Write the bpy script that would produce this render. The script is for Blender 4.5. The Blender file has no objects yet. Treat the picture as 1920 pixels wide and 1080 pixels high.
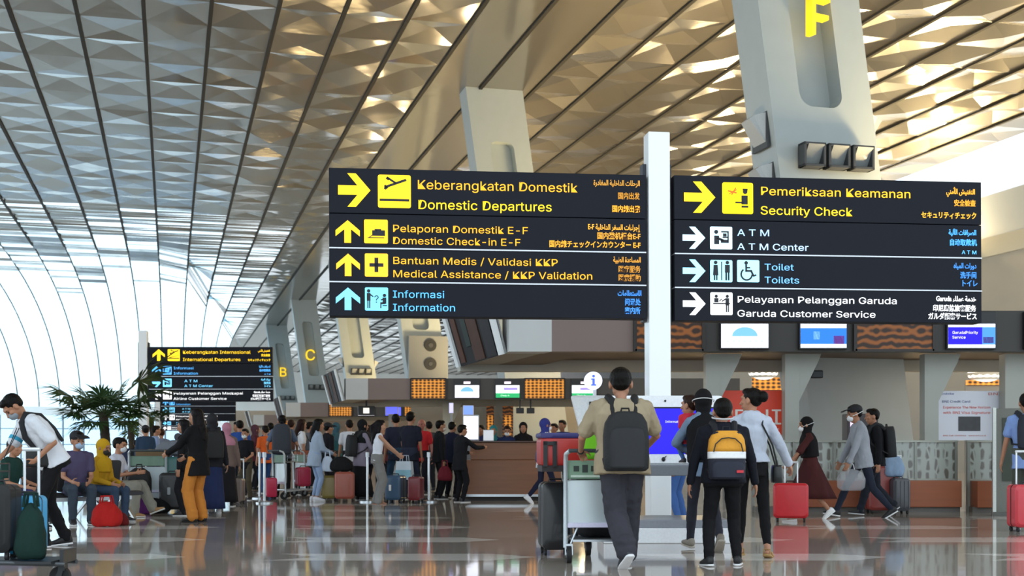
import bpy, math, random
from mathutils import Vector, Matrix, Euler
import numpy as np
random.seed(11)
SC = bpy.context.scene
COL = SC.collection
R = math.radians
F, HOR, CAMH = 2400.0, 845.0, 1.03        # focal length in px of a 1920 frame, horizon row, eye height

# ---------------------------------------------------------------- camera
cam = bpy.data.cameras.new('camera'); camo = bpy.data.objects.new('camera', cam); COL.objects.link(camo)
camo.location = (0, 0, CAMH); camo.rotation_euler = (R(90), 0, 0)
cam.sensor_width = 36; cam.lens = 45; cam.shift_y = (HOR-540)/1920
cam.clip_end = 900; cam.clip_start = .1
cam.dof.use_dof = True; cam.dof.focus_distance = 15.5; cam.dof.aperture_fstop = 2.8
SC.camera = camo
SC.view_settings.view_transform = 'Standard'; SC.view_settings.look = 'None'
SC.view_settings.gamma = 1; SC.view_settings.use_curve_mapping = False
SC.view_settings.exposure = 0.3

# ---------------------------------------------------------------- sky: hazy, brighter ahead and to the left
w = bpy.data.worlds.new('sky'); SC.world = w; w.use_nodes = True
nt = w.node_tree; nt.nodes.clear()
tc = nt.nodes.new('ShaderNodeTexCoord')
dp = nt.nodes.new('ShaderNodeVectorMath'); dp.operation = 'DOT_PRODUCT'; dp.inputs[1].default_value = (-.42, .86, .28)
mr = nt.nodes.new('ShaderNodeMapRange'); mr.inputs[1].default_value = -1; mr.inputs[2].default_value = 1
mr.inputs[3].default_value = 1.6; mr.inputs[4].default_value = 2.0
bg = nt.nodes.new('ShaderNodeBackground'); bg.inputs[0].default_value = (.80, .92, 1.0, 1)
out = nt.nodes.new('ShaderNodeOutputWorld')
nt.links.new(tc.outputs['Generated'], dp.inputs[0]); nt.links.new(dp.outputs['Value'], mr.inputs[0])
nt.links.new(mr.outputs[0], bg.inputs[1]); nt.links.new(bg.outputs[0], out.inputs[0])

# ---------------------------------------------------------------- helpers
def lin(h):
    h = h.lstrip('#'); c = [int(h[i:i+2], 16)/255 for i in (0, 2, 4)]
    return tuple((x/12.92 if x <= .04045 else ((x+.055)/1.055)**2.4) for x in c)+(1,)
_M = {}
def mat(hexc, rough=.6, metal=0, emit=0, bump=0, scale=40, vary=.12, coat=0, alpha=1, trans=0, spec=.5, stretch=None):
    """procedural principled material: a colour with noise variation, optional bump, sheen, emission"""
    key = (hexc, rough, metal, emit, bump, scale, vary, coat, alpha, trans, spec, stretch)
    if key in _M: return _M[key]
    m = bpy.data.materials.new('mat_'+hexc.lstrip('#')); m.use_nodes = True
    n = m.node_tree; b = n.nodes['Principled BSDF']; c = lin(hexc)
    b.inputs['Base Color'].default_value = c; b.inputs['Roughness'].default_value = rough; b.inputs['Metallic'].default_value = metal
    b.inputs['Coat Weight'].default_value = coat; b.inputs['Alpha'].default_value = alpha
    b.inputs['Transmission Weight'].default_value = trans; b.inputs['Specular IOR Level'].default_value = spec
    t = n.nodes.new('ShaderNodeTexCoord'); nz = n.nodes.new('ShaderNodeTexNoise'); nz.inputs['Scale'].default_value = scale; nz.inputs['Detail'].default_value = 3
    mp = n.nodes.new('ShaderNodeMapping'); mp.inputs['Scale'].default_value = stretch or (1, 1, 1)
    n.links.new(t.outputs['Object'], mp.inputs[0]); n.links.new(mp.outputs[0], nz.inputs['Vector'])
    if emit:
        b.inputs['Emission Color'].default_value = c; b.inputs['Emission Strength'].default_value = emit
    elif vary:
        mx = n.nodes.new('ShaderNodeMix'); mx.data_type = 'RGBA'
        mx.inputs[6].default_value = tuple(x*(1-vary) for x in c[:3])+(1,); mx.inputs[7].default_value = tuple(min(1, x*(1+vary)) for x in c[:3])+(1,)
        n.links.new(nz.outputs['Fac'], mx.inputs[0]); n.links.new(mx.outputs[2], b.inputs['Base Color'])
    if bump:
        bp = n.nodes.new('ShaderNodeBump'); bp.inputs['Strength'].default_value = bump; bp.inputs['Distance'].default_value = .03
        n.links.new(nz.outputs['Fac'], bp.inputs['Height']); n.links.new(bp.outputs[0], b.inputs['Normal'])
    _M[key] = m; return m
def cloth(h, s=9): return mat(h, .85, bump=.55, scale=s, vary=.18, spec=.2, stretch=(1, 1, .45))
def glow(h, s=1.0):
    return mat(h, .6, emit=s, spec=.1)

def frame(z, up=Vector((0, 0, 1))):
    """orthonormal frame (x, y, z) with z along the given direction"""
    z = Vector(z).normalized(); x = up.cross(z)
    if x.length < 1e-4: x = Vector((1, 0, 0))
    x.normalize(); return x, z.cross(x), z
class MB:
    """collects geometry for ONE mesh object"""
    def __init__(s): s.v = []; s.f = []; s.mi = []; s.cur = 0
    def add(s, vs, fs):
        o = len(s.v); s.v += [tuple(p) for p in vs]
        for f in fs: s.f.append(tuple(o+i for i in f)); s.mi.append(s.cur)
        return s
    def m(s, i): s.cur = i; return s
    def box(s, c, d, rz=0, rot=None):
        M = (rot.to_matrix() if isinstance(rot, Euler) else rot) if rot is not None else Matrix.Rotation(rz, 3, 'Z'); c = Vector(c)
        vs = [c+M@Vector((x*d[0]/2, y*d[1]/2, z*d[2]/2)) for x in (-1, 1) for y in (-1, 1) for z in (-1, 1)]
        return s.add(vs, [(0, 1, 3, 2), (4, 6, 7, 5), (0, 4, 5, 1), (2, 3, 7, 6), (0, 2, 6, 4), (1, 5, 7, 3)])
    def bar(s, p0, p1, wd, th, up=Vector((0, 0, 1))):
        p0, p1 = Vector(p0), Vector(p1); x, y, z = frame(p1-p0, up)
        M = Matrix((x, y, z)).transposed(); return s.box((p0+p1)/2, (wd, th, (p1-p0).length), rot=M)
    def loft(s, rings, cap=True, closed=True):
        n = len(rings[0]); o = len(s.v); s.v += [tuple(p) for r in rings for p in r]
        for i in range(len(rings)-1):
            for j in range(n if closed else n-1):
                a, b = o+i*n+j, o+i*n+(j+1) % n; s.f.append((a, b, b+n, a+n)); s.mi.append(s.cur)
        if cap:
            s.f.append(tuple(o+n-1-j for j in range(n))); s.mi.append(s.cur)
            k = o+(len(rings)-1)*n; s.f.append(tuple(k+j for j in range(n))); s.mi.append(s.cur)
        return s
    def ring(s, c, x, y, n=12, e=2.0):
        c = Vector(c); r = []
        for j in range(n):
            a = 2*math.pi*j/n; ca, sa = math.cos(a), math.sin(a)
            r.append(c+Vector(x)*math.copysign(abs(ca)**(2/e), ca)+Vector(y)*math.copysign(abs(sa)**(2/e), sa))
        return r
    def cyl(s, p0, p1, r0, r1=None, n=14):
        r1 = r0 if r1 is None else r1; p0, p1 = Vector(p0), Vector(p1); x, y, z = frame(p1-p0)
        return s.loft([s.ring(p0, x*r0, y*r0, n), s.ring(p1, x*r1, y*r1, n)])
    def tube(s, pts, r, n=8):
        pts = [Vector(p) for p in pts]; rings = []; up = Vector((0, 0, 1))
        for i, p in enumerate(pts):
            d = (pts[min(i+1, len(pts)-1)]-pts[max(i-1, 0)]).normalized()
            if i == 0:
                x, y, z = frame(d, up)
            else:
                x = (x-d*x.dot(d)).normalized(); y = d.cross(x)
            rr = r[i] if isinstance(r, (list, tuple)) else r
            rings.append(s.ring(p, x*rr, y*rr, n))
        return s.loft(rings)
    def ell(s, c, r, rot=None, n=14, k=8):
        M = rot.to_matrix() if isinstance(rot, Euler) else (rot or Matrix.Identity(3)); c = Vector(c); rings = []
        for i in range(k+1):
            t = math.pi*(i/k); t = min(max(t, .06), math.pi-.06)
            rings.append([c+M@Vector((r[0]*math.sin(t)*math.cos(2*math.pi*j/n), r[1]*math.sin(t)*math.sin(2*math.pi*j/n), -r[2]*math.cos(t))) for j in range(n)])
        return s.loft(rings)
    def cap(s, p0, p1, r0, r1, n=10):
        """tapered capsule"""
        p0, p1 = Vector(p0), Vector(p1); d = p1-p0
        if d.length < 1e-6: d = Vector((0, 0, 1e-3))
        x, y, z = frame(d); rings = []
        for a in (-80, -50, -20): rings.append(s.ring(p0+z*r0*math.sin(R(a)), x*r0*math.cos(R(a)), y*r0*math.cos(R(a)), n))
        for a in (20, 50, 80): rings.append(s.ring(p1+z*r1*math.sin(R(a)), x*r1*math.cos(R(a)), y*r1*math.cos(R(a)), n))
        return s.loft(rings)
    def prism(s, poly, y0, y1, plane='xz'):
        """2D outline extruded between two depths"""
        def P(a, b, t): return (a, t, b) if plane == 'xz' else ((a, b, t) if plane == 'xy' else (t, a, b))
        n = len(poly); vs = [P(a, b, y0) for a, b in poly]+[P(a, b, y1) for a, b in poly]
        return s.add(vs, [tuple(range(n)), tuple(range(2*n-1, n-1, -1))]+[(i, i+n, (i+1) % n+n, (i+1) % n) for i in range(n)])
    def rbox(s, c, d, r=.04, n=4, rz=0, rot=None):
        """box rounded in its xz outline (a suitcase shell, a screen)"""
        pts = rrect(-d[0]/2, -d[2]/2, d[0]/2, d[2]/2, r, n); M = rot or Matrix.Rotation(rz, 3, 'Z'); c = Vector(c); e = min(r*.5, d[1]*.25); rings = []
        for y, k in ((-d[1]/2, 1-2*e/min(d[0], d[2])), (-d[1]/2+e, 1), (d[1]/2-e, 1), (d[1]/2, 1-2*e/min(d[0], d[2]))):
            rings.append([c+M@Vector((a*k, y, b*k)) for a, b in pts])
        return s.loft(rings)
    def obj(s, name, mats, parent=None, smooth=False, bevel=0, loc=None, rz=None, sub=0):
        me = bpy.data.meshes.new(name); me.from_pydata(s.v, [], s.f)
        mats = mats if isinstance(mats, (list, tuple)) else [mats]
        for m_ in mats: me.materials.append(m_)
        if len(mats) > 1: me.polygons.foreach_set('material_index', s.mi)
        me.update()
        import bmesh
        b = bmesh.new(); b.from_mesh(me); bmesh.ops.recalc_face_normals(b, faces=b.faces); b.to_mesh(me); b.free()
        if smooth:
            me.polygons.foreach_set('use_smooth', [True]*len(me.polygons))
            if smooth != 'all':
                try: me.set_sharp_from_angle(angle=R(40))
                except Exception: pass
        o = bpy.data.objects.new(name, me); COL.objects.link(o)
        if parent is not None: o.parent = parent
        if loc is not None: o.location = loc
        if rz is not None: o.rotation_euler = (0, 0, rz)
        if bevel:
            bv = o.modifiers.new('bevel', 'BEVEL'); bv.width = bevel; bv.segments = 2; bv.limit_method = 'ANGLE'
        if sub:
            sb = o.modifiers.new('sub', 'SUBSURF'); sb.levels = sub; sb.render_levels = sub
        return o
def rrect(x0, y0, x1, y1, r, n=4):
    pts = []
    for cx, cy, a0 in ((x1-r, y1-r, 0), (x0+r, y1-r, 90), (x0+r, y0+r, 180), (x1-r, y0+r, 270)):
        for i in range(n+1):
            a = R(a0+90*i/n); pts.append((cx+r*math.cos(a), cy+r*math.sin(a)))
    return pts
def disc(cx, cy, r, n=20): return [(cx+r*math.cos(2*math.pi*i/n), cy+r*math.sin(2*math.pi*i/n)) for i in range(n)]
def thing(name, label, cat, loc=(0, 0, 0), rz=0, group=None):
    o = bpy.data.objects.new(name, None); COL.objects.link(o); o.location = loc; o.rotation_euler = (0, 0, rz); o.empty_display_size = .2
    o['label'] = label; o['category'] = cat
    if group: o['group'] = group
    return o
def tag(o, label, cat, group=None):
    o['label'] = label; o['category'] = cat
    if group: o['group'] = group
    return o
def struct(o, name=None):
    o['kind'] = 'structure'; return o
def W(px, py, Y):  # photograph position at a distance -> place in the hall
    return Vector(((px-960)*Y/F, Y, CAMH+(HOR-py)*Y/F))
def GX(px, Y): return (px-960)*Y/F
def GZ(py, Y): return CAMH+(HOR-py)*Y/F
def YF(py): return F*CAMH/(py-HOR)       # distance of a floor point seen at row py
_T = {}
try:    # the interface typeface that comes with Blender: a plain grotesque like the signs'
    import os
    FONT = bpy.data.fonts.load(os.path.join(bpy.utils.system_resource('DATAFILES', path='fonts'), 'Inter.woff2'))
except Exception: FONT = None
def text_mesh(body, size, extrude=.004, align='LEFT', spacing=1.0, bold=0.0):
    key = (body, size, extrude, align, spacing, bold)
    if key in _T: return _T[key]
    c = bpy.data.curves.new('lettering', 'FONT'); c.body = body; c.size = size; c.extrude = extrude; c.align_x = align
    c.space_character = spacing; c.resolution_u = 3; c.offset = bold
    if FONT and body.isascii(): c.font = FONT; c.offset = 0
    o = bpy.data.objects.new('lettering', c); COL.objects.link(o); bpy.context.view_layer.update()
    me = bpy.data.meshes.new_from_object(o.evaluated_get(bpy.context.evaluated_depsgraph_get()))
    bpy.data.objects.remove(o); bpy.data.curves.remove(c); _T[key] = me; return me
def lettering(body, size, x, y, z, m, parent, align='LEFT', spacing=1.0, name='lettering', extrude=.004, width=None, bold=0.0, rz=0):
    """raised letters facing -Y in the parent's frame, baseline at (x, z)"""
    me = text_mesh(body, size, extrude, align, spacing, bold).copy(); me.materials.clear(); me.materials.append(m)
    o = bpy.data.objects.new(name, me); COL.objects.link(o); o.parent = parent; o.location = (x, y, z); o.rotation_euler = (R(90), 0, rz)
    if width:
        xs = [v.co.x for v in me.vertices]; wd = max(xs)-min(xs)
        if wd > 0: o.scale = (width/wd, 1, 1)
    return o
# ================================================================ the hall, in its own axes: u across, v along
def UV(u, v, z=0): return Vector((.9662*u-.2577*v, .2577*u+.9662*v, z))
HC = 15.5; VL = 56; DU = 2.13; U0 = 1.28
RZH = math.atan2(.9662, -.2577)-math.pi/2      # hall turned a little to the left of the view
def v0(u): return 90+max(0, u-1)*10
def HT(u, v):
    t = (v-v0(u))/VL
    if t <= 0: return HC
    if t >= 1: return 5.2
    return 5.2+(HC-5.2)*math.sqrt(1-t**2.4)

# floor: polished stone, dark warm grey with pale staggered lozenges
m = bpy.data.materials.new('polished_stone'); m.use_nodes = True; n = m.node_tree; b = n.nodes['Principled BSDF']
def nd(t, **k):
    x = n.nodes.new(t)
    for a, v in k.items(): setattr(x, a, v)
    return x
def mth(op, a, bb=None):
    x = nd('ShaderNodeMath', operation=op)
    for i, q in enumerate((a, bb)):
        if q is None: continue
        if isinstance(q, (int, float)): x.inputs[i].default_value = q
        else: n.links.new(q, x.inputs[i])
    return x.outputs[0]
g = nd('ShaderNodeNewGeometry'); sp = nd('ShaderNodeSeparateXYZ'); n.links.new(g.outputs['Position'], sp.inputs[0])
X, Y = sp.outputs[0], sp.outputs[1]
row = mth('FLOOR', mth('DIVIDE', Y, .8)); fy = mth('FRACT', mth('DIVIDE', Y, .8))
hsh = mth('FRACT', mth('MULTIPLY', mth('SINE', mth('MULTIPLY', row, 12.99)), 43.7))
ux = mth('ADD', mth('DIVIDE', mth('ADD', X, mth('MULTIPLY', mth('ABSOLUTE', mth('SUBTRACT', fy, .5)), .9)), 3.4), mth('MULTIPLY', row, .37))
cell = mth('FLOOR', ux); fx = mth('FRACT', ux)
rnd = mth('FRACT', mth('MULTIPLY', mth('SINE', mth('ADD', mth('MULTIPLY', cell, 7.31), mth('MULTIPLY', row, 3.77))), 91.7))
pale = mth('MULTIPLY', mth('LESS_THAN', mth('MODULO', row, 3), .5), mth('LESS_THAN', fx, .62))
n2 = nd('ShaderNodeTexNoise'); n2.inputs['Scale'].default_value = 30; n2.inputs['Detail'].default_value = 4; n.links.new(g.outputs['Position'], n2.inputs['Vector'])
rmp = nd('ShaderNodeMix', data_type='RGBA'); rmp.inputs[6].default_value = lin('#aca197'); rmp.inputs[7].default_value = lin('#bcb1a6'); n.links.new(rnd, rmp.inputs[0])
mx = nd('ShaderNodeMix', data_type='RGBA'); mx.inputs[7].default_value = lin('#fbf6ee'); n.links.new(pale, mx.inputs[0]); n.links.new(rmp.outputs[2], mx.inputs[6])
mz = nd('ShaderNodeMix', data_type='RGBA', blend_type='MULTIPLY'); mz.inputs[0].default_value = .35; n.links.new(mx.outputs[2], mz.inputs[6]); n.links.new(n2.outputs['Color'], mz.inputs[7])
n.links.new(mz.outputs[2], b.inputs['Base Color']); b.inputs['Roughness'].default_value = .055; b.inputs['Specular IOR Level'].default_value = .5
n3 = nd('ShaderNodeTexNoise'); n3.inputs['Scale'].default_value = 1.6; n3.inputs['Detail'].default_value = 2; n.links.new(g.outputs['Position'], n3.inputs['Vector'])
bp = nd('ShaderNodeBump'); bp.inputs['Strength'].default_value = .03; bp.inputs['Distance'].default_value = .02; n.links.new(n3.outputs['Fac'], bp.inputs['Height']); n.links.new(bp.outputs[0], b.inputs['Normal'])
M_FLOOR = m
mb = MB(); q = [UV(-30, -8), UV(44, -8), UV(120, 250), UV(-30, 170)]
mb.add([(p.x, p.y, 0) for p in q]+[(p.x, p.y, -.3) for p in q], [(0, 1, 2, 3), (4, 7, 6, 5), (0, 4, 5, 1), (1, 5, 6, 2), (2, 6, 7, 3), (3, 7, 4, 0)])
struct(mb.obj('floor', M_FLOOR))

# ceiling: folded metal panels in long strips between dark joints, bending down to the far glass
m = bpy.data.materials.new('ceiling_metal'); m.use_nodes = True; n = m.node_tree; b = n.nodes['Principled BSDF']
g = nd('ShaderNodeNewGeometry')
n3 = nd('ShaderNodeTexNoise'); n3.inputs['Scale'].default_value = .9; n3.inputs['Detail'].default_value = 2; n.links.new(g.outputs['Position'], n3.inputs['Vector'])
bp = nd('ShaderNodeBump'); bp.inputs['Strength'].default_value = .2; bp.inputs['Distance'].default_value = .06; n.links.new(n3.outputs['Fac'], bp.inputs['Height']); n.links.new(bp.outputs[0], b.inputs['Normal'])
b.inputs['Base Color'].default_value = lin('#98948f'); b.inputs['Metallic'].default_value = 1; b.inputs['Roughness'].default_value = .12
b2 = nd('ShaderNodeBsdfPrincipled'); b2.inputs['Base Color'].default_value = lin('#b3aea6'); b2.inputs['Metallic'].default_value = .75; b2.inputs['Roughness'].default_value = .5
ms = nd('ShaderNodeMixShader'); ms.inputs[0].default_value = .28; n.links.new(b.outputs[0], ms.inputs[1]); n.links.new(b2.outputs[0], ms.inputs[2]); n.links.new(ms.outputs[0], n.nodes['Material Output'].inputs[0])
M_CEIL = m
M_VAULT = mat('#e8f4fb', .35, trans=0, vary=.03)
m = bpy.data.materials.new('frosted_glass'); m.use_nodes = True; n = m.node_tree; n.nodes.remove(n.nodes['Principled BSDF'])
tr = nd('ShaderNodeBsdfTranslucent'); tr.inputs[0].default_value = (.74, .88, .93, 1); tp = nd('ShaderNodeBsdfTransparent'); tp.inputs[0].default_value = (.6, .74, .8, 1)
gl = nd('ShaderNodeBsdfGlossy'); gl.inputs['Roughness'].default_value = .15
m1 = nd('ShaderNodeMixShader'); m1.inputs[0].default_value = .5; n.links.new(tr.outputs[0], m1.inputs[1]); n.links.new(tp.outputs[0], m1.inputs[2])
m2 = nd('ShaderNodeMixShader'); m2.inputs[0].default_value = .12; n.links.new(m1.outputs[0], m2.inputs[1]); n.links.new(gl.outputs[0], m2.inputs[2])
n.links.new(m2.outputs[0], n.nodes['Material Output'].inputs[0]); M_FROST = m; M_CLEAR = m.copy(); M_CLEAR.name = 'clear_glass'
for x in M_CLEAR.node_tree.nodes:
    if x.type == 'BSDF_TRANSPARENT': x.inputs[0].default_value = (1, 1, 1, 1)
    if x.type == 'BSDF_TRANSLUCENT': x.inputs[0].default_value = (1, 1, .98, 1)
m = bpy.data.materials.new('blue_glass'); m.use_nodes = True; n = m.node_tree; n.nodes.remove(n.nodes['Principled BSDF'])
tp = nd('ShaderNodeBsdfTransparent'); tp.inputs[0].default_value = (.42, .62, .82, 1); gl = nd('ShaderNodeBsdfGlossy'); gl.inputs['Roughness'].default_value = .03
m2 = nd('ShaderNodeMixShader'); m2.inputs[0].default_value = .1; n.links.new(tp.outputs[0], m2.inputs[1]); n.links.new(gl.outputs[0], m2.inputs[2])
n.links.new(m2.outputs[0], n.nodes['Material Output'].inputs[0]); M_BLUE = m

K0, K1, K2 = -12, 17, 29
rng = random.Random(5)
ceil = MB(); groove = MB()
for k in range(K0, K2):
    ua, ub = U0+DU*k, U0+DU*(k+1); uc = (ua+ub)/2; ve = v0(uc)+45
    flat = 9.5 < uc < 15
    vs = [4.0 if k < K1 else 95.0]
    vend = v0(uc) if uc < 16 else 238; vlim = vend
    while vs[-1] < vend-1: vs.append(vs[-1]+2.4)
    vs[-1] = vend; ns = 16 if uc < 16 else 0
    for i in range(1, ns+1): vs.append(v0(uc)+VL*math.sin(R(90*i/ns)))
    for i in range(len(vs)-1):
        va, vb = vs[i], vs[i+1]
        def E(u, v):
            if v > v0(uc): v = v0(u)+(v-v0(uc))
            return UV(u, v, HT(u, v))
        q = [E(ua, va), E(ub, va), E(ub, vb), E(ua, vb)]
        frost = va >= v0(uc)+VL*.8
        ceil.m(1 if frost else 0)
        pf = max(0, min(1, (va-74)/(v0(uc)+VL*.5-74)))**1.2 if uc < 8 else 0
        if flat or frost: ceil.add(q, [(0, 1, 2, 3)])
        elif pf > .04:  # frosted slats mixed in to imitate bright streaks reflected in the metal
            n_ = 5; ts = [0]+sorted((j+rng.uniform(-.3, .3))/n_ for j in range(1, n_))+[1]; dz = 0
            for j in range(n_):
                ceil.m(1 if rng.random() < pf*1.15 else 0); dz2 = rng.uniform(-.06, .06) if j < n_-1 else 0; u_ = rng.uniform(-.03, .03)
                ceil.add([q[0].lerp(q[3], ts[j])+Vector((0, 0, dz)), q[1].lerp(q[2], ts[j])+Vector((0, 0, dz)), q[1].lerp(q[2], ts[j+1])+Vector((0, 0, dz2+u_)), q[0].lerp(q[3], ts[j+1])+Vector((0, 0, dz2))], [(0, 1, 2, 3)]); dz = dz2
        else:
            c = (q[0]+q[1]+q[2]+q[3])/4+Vector((0, 0, rng.uniform(.03, .11)*(1.9 if uc > 15 else 1)*(1 if rng.random() < .75 else -1)))
            sh = (vb-va)*.5*(1 if i % 2 else -1)*.3
            c += UV(0, sh)
            for ti, tri in enumerate(((0, 1, 4), (1, 2, 4), (2, 3, 4), (3, 0, 4))):
                ceil.m(1 if rng.random() < pf*(1.5 if ti % 2 == 0 else .55) else 0).add([(q+[c])[j] for j in tri], [(0, 1, 2)])
    # the dark joint on the strip's left edge
    L = [Vector(UV(ua, v if v <= v0(uc) else v0(ua)+(v-v0(uc)), HT(ua, v if v <= v0(uc) else v0(ua)+v-v0(uc)))) for v in vs[::1]]
    hw = .065
    for i in range(len(L)-1):
        far = vs[i] > v0(uc)
        e = Vector((.9662, .2577, 0))*(hw if not far else .05)
        a, bb = L[i]+Vector((0, 0, -.02)), L[i+1]+Vector((0, 0, -.02))
        dn = Vector((0, 0, -.06))
        if far: dn = Vector((.2577, -.9662, 0))*.08
        groove.add([a-e, a+e, bb+e, bb-e, a-e+dn, a+e+dn, bb+e+dn, bb-e+dn], [(4, 5, 6, 7), (0, 4, 7, 3), (1, 2, 6, 5)])
ceil_o = struct(ceil.obj('ceiling', [M_CEIL, M_FROST]))
struct(groove.obj('trim_1', mat('#15130f', .7), ceil_o))

# far glass under the vault: blue panes between mullions, white beam over them
mb = MB(); mu = MB(); bm_ = MB()
us = [-24+2.13*i for i in range(0, 17)]
pts = [UV(u, v0(u)+VL) for u in us]
for i in range(len(pts)-1):
    a, bb = pts[i], pts[i+1]
    mb.add([(a.x, a.y, 0), (bb.x, bb.y, 0), (bb.x, bb.y, 5.0), (a.x, a.y, 5.0)], [(0, 1, 2, 3)])
    mu.bar((a.x, a.y, 0), (a.x, a.y, 5), .16, .16)
    for z in (.15, 1.7, 3.4): mu.bar((a.x, a.y, z), (bb.x, bb.y, z), .1, .1)
    bm_.bar((a.x, a.y-.3, 5.3), (bb.x, bb.y-.3, 5.3), .5, .9)
win = struct(mb.obj('window_1', M_BLUE))
struct(mu.obj('window_frame', mat('#8a97a2', .5), win)); struct(bm_.obj('trim_2', mat('#f4f7f8', .5), win))
# right landside wall with a glazed strip under the roof, and the far end wall
def hall_quad(name, u0, v0_, u1, v1, z0, z1, m, th=.3):
    a, b_ = UV(u0, v0_), UV(u1, v1); mb = MB()
    d = (b_-a).normalized(); nrm = Vector((-d.y, d.x, 0))*th
    q = [a, b_, b_+nrm, a+nrm]
    mb.add([(p.x, p.y, z0) for p in q]+[(p.x, p.y, z1) for p in q], [(0, 1, 2, 3), (4, 7, 6, 5), (0, 4, 5, 1), (1, 5, 6, 2), (2, 6, 7, 3), (3, 7, 4, 0)])
    return struct(mb.obj(name, m))
UE, UF = U0+DU*K1, U0+DU*K2
hall_quad('wall_right', UE+.4, 96, UE+.4, 30, 0, 10.3, mat('#8b9096', .6, scale=.5))
hall_quad('wall_right_upper', UE+.5, 96, UE+.5, 30, 11.2, 13.3, mat('#98a3b2', .35, scale=.3))
hall_quad('trim_3', UE+.2, 96, UE+.2, 30, 10.3, 11.2, mat('#d8d6c8', .15, metal=.6))
hall_quad('window_2', UE+.5, 96, UE+.5, 30, 13.3, 15.6, M_CLEAR, .05)
hall_quad('wall_right_far', UF+.4, 240, UF+.4, 95, 0, 15.6, mat('#a79c97', .6, scale=.5))
hall_quad('wall_far', 9, 238, UF+1, 238, 0, 15.6, mat('#b9b6b0', .6, scale=.3))

# ---------------------------------------------------------------- leaning columns with a long recess
M_COL = mat('#a8b1b2', .55, scale=3, vary=.05); M_COLD = mat('#a9adaf', .6, scale=3, vary=.05)
LEAN = -.14
def column(cx, cy, zr0=8.2, zr1=13.4):
    """cx: centre at z = 6.2; front face towards the entrance"""
    w, d, rw, rd = 2.35, 1.15, .98, .5
    mb = MB(); H = 15.6
    def shear(o, i0):
        for i in range(i0, len(o.v)):
            x, y, z = o.v[i]; o.v[i] = (x+LEAN*(z-6.2), y, z)
    mb.box((0, d/2+rd/2, H/2), (w, d-rd, H))
    for s in (-1, 1): mb.box((s*(rw/2+(w-rw)/4), rd/2, H/2), ((w-rw)/2, rd, H))
    mb.box((0, rd/2, zr0/2), (rw, rd, zr0)); mb.box((0, rd/2, (zr1+H)/2), (rw, rd, H-zr1))
    r = .28
    for sx in (-1, 1):
        for (zc, sz) in ((zr0, 1), (zr1, -1)):
            poly = [(sx*rw/2, zc)]+[(sx*(rw/2-r+r*math.cos(R(a))), zc+sz*(r-r*math.sin(R(a)))) for a in range(0, 91, 15)]
            mb.prism(poly, 0, rd)
    shear(mb, 0)
    o = struct(mb.obj('column', [M_COL])); o.location = (cx, cy, 0); o.rotation_euler = (0, 0, RZH)
    return o
def col_point(c, x, y, z):
    return c.matrix_basis @ Vector((x+LEAN*(z-6.2), y, z))
M_FLF, M_FLG = mat('#3b3d3f', .5), mat('#8f9494', .3, coat=.3)
def floodlight(c, x, z, label, group, s=.5):
    p = col_point(c, x, 0, z); p += UV(0, -.09)
    t = thing('floodlight', label, 'floodlight', p, RZH, group)
    mb = MB()
    for sx in (-1, 1): mb.box((sx*(s/2-.03), -.14, 0), (.06, .28, s))
    for sz in (-1, 1): mb.box((0, -.14, sz*(s/2-.03)), (s, .28, .06))
    mb.box((0, -.02, 0), (s, .04, s)); mb.obj('housing', M_FLF, t, bevel=.01)
    g_ = MB(); g_.add([(-s*.36, -.06, -s*.38), (s*.36, -.06, -s*.38), (s*.42, -.3, s*.42), (-s*.3, -.3, s*.42), (-s*.36, -.03, -s*.38), (s*.36, -.03, -s*.38), (s*.42, -.03, s*.42), (-s*.3, -.03, s*.42)],
           [(0, 1, 2, 3), (4, 7, 6, 5), (0, 4, 5, 1), (1, 5, 6, 2), (2, 6, 7, 3), (3, 7, 4, 0)])
    g_.obj('reflector', M_FLG, t)
    return t
def side_flood(c, sx, z, label):
    p = col_point(c, sx*1.175, .55, z)
    t = thing('side_floodlight', label, 'floodlight', p, RZH)
    mb = MB(); mb.add([(0, -.3, -.35), (0, .3, -.35), (0, .3, .35), (0, -.3, .35), (sx*.38, -.2, .2), (sx*.38, .2, .2), (sx*.28, .2, .28), (sx*.28, -.2, .28)],
           [(0, 1, 2, 3), (0, 4, 5, 1), (4, 7, 6, 5), (2, 6, 7, 3), (0, 3, 7, 4), (1, 5, 6, 2)]); mb.obj('hood', mat('#b9bdbd', .4), t)
    g_ = MB(); g_.box((sx*.02, 0, 0), (.06, .7, .8)); g_.obj('back_plate', M_FLF, t)
cols = {}
for nm, cx, cy in (('F', 6.75, 26.8), ('near', .55, 51.5), ('fan', -5.1, 76), ('D', -11.6, 99), ('C', -18.7, 123), ('B', -25.9, 148)):
    cols[nm] = column(cx, cy)
WORDS = {'F': 'nearest column under the big yellow F', 'C': 'far column with the C', 'B': 'farthest column with the B', 'D': 'column right of the C'}
for nm, c in cols.items():
    if nm in WORDS:
        for i, x in enumerate((-.56, 0, .56)):
            pos = ('left', 'middle', 'right')[i]
            floodlight(c, x+.05, 7.12, '%s of three square floodlights on the %s' % (pos, WORDS[nm]), 'floodlights on the columns')
M_YEL = glow('#f7d21a', .75)
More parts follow.
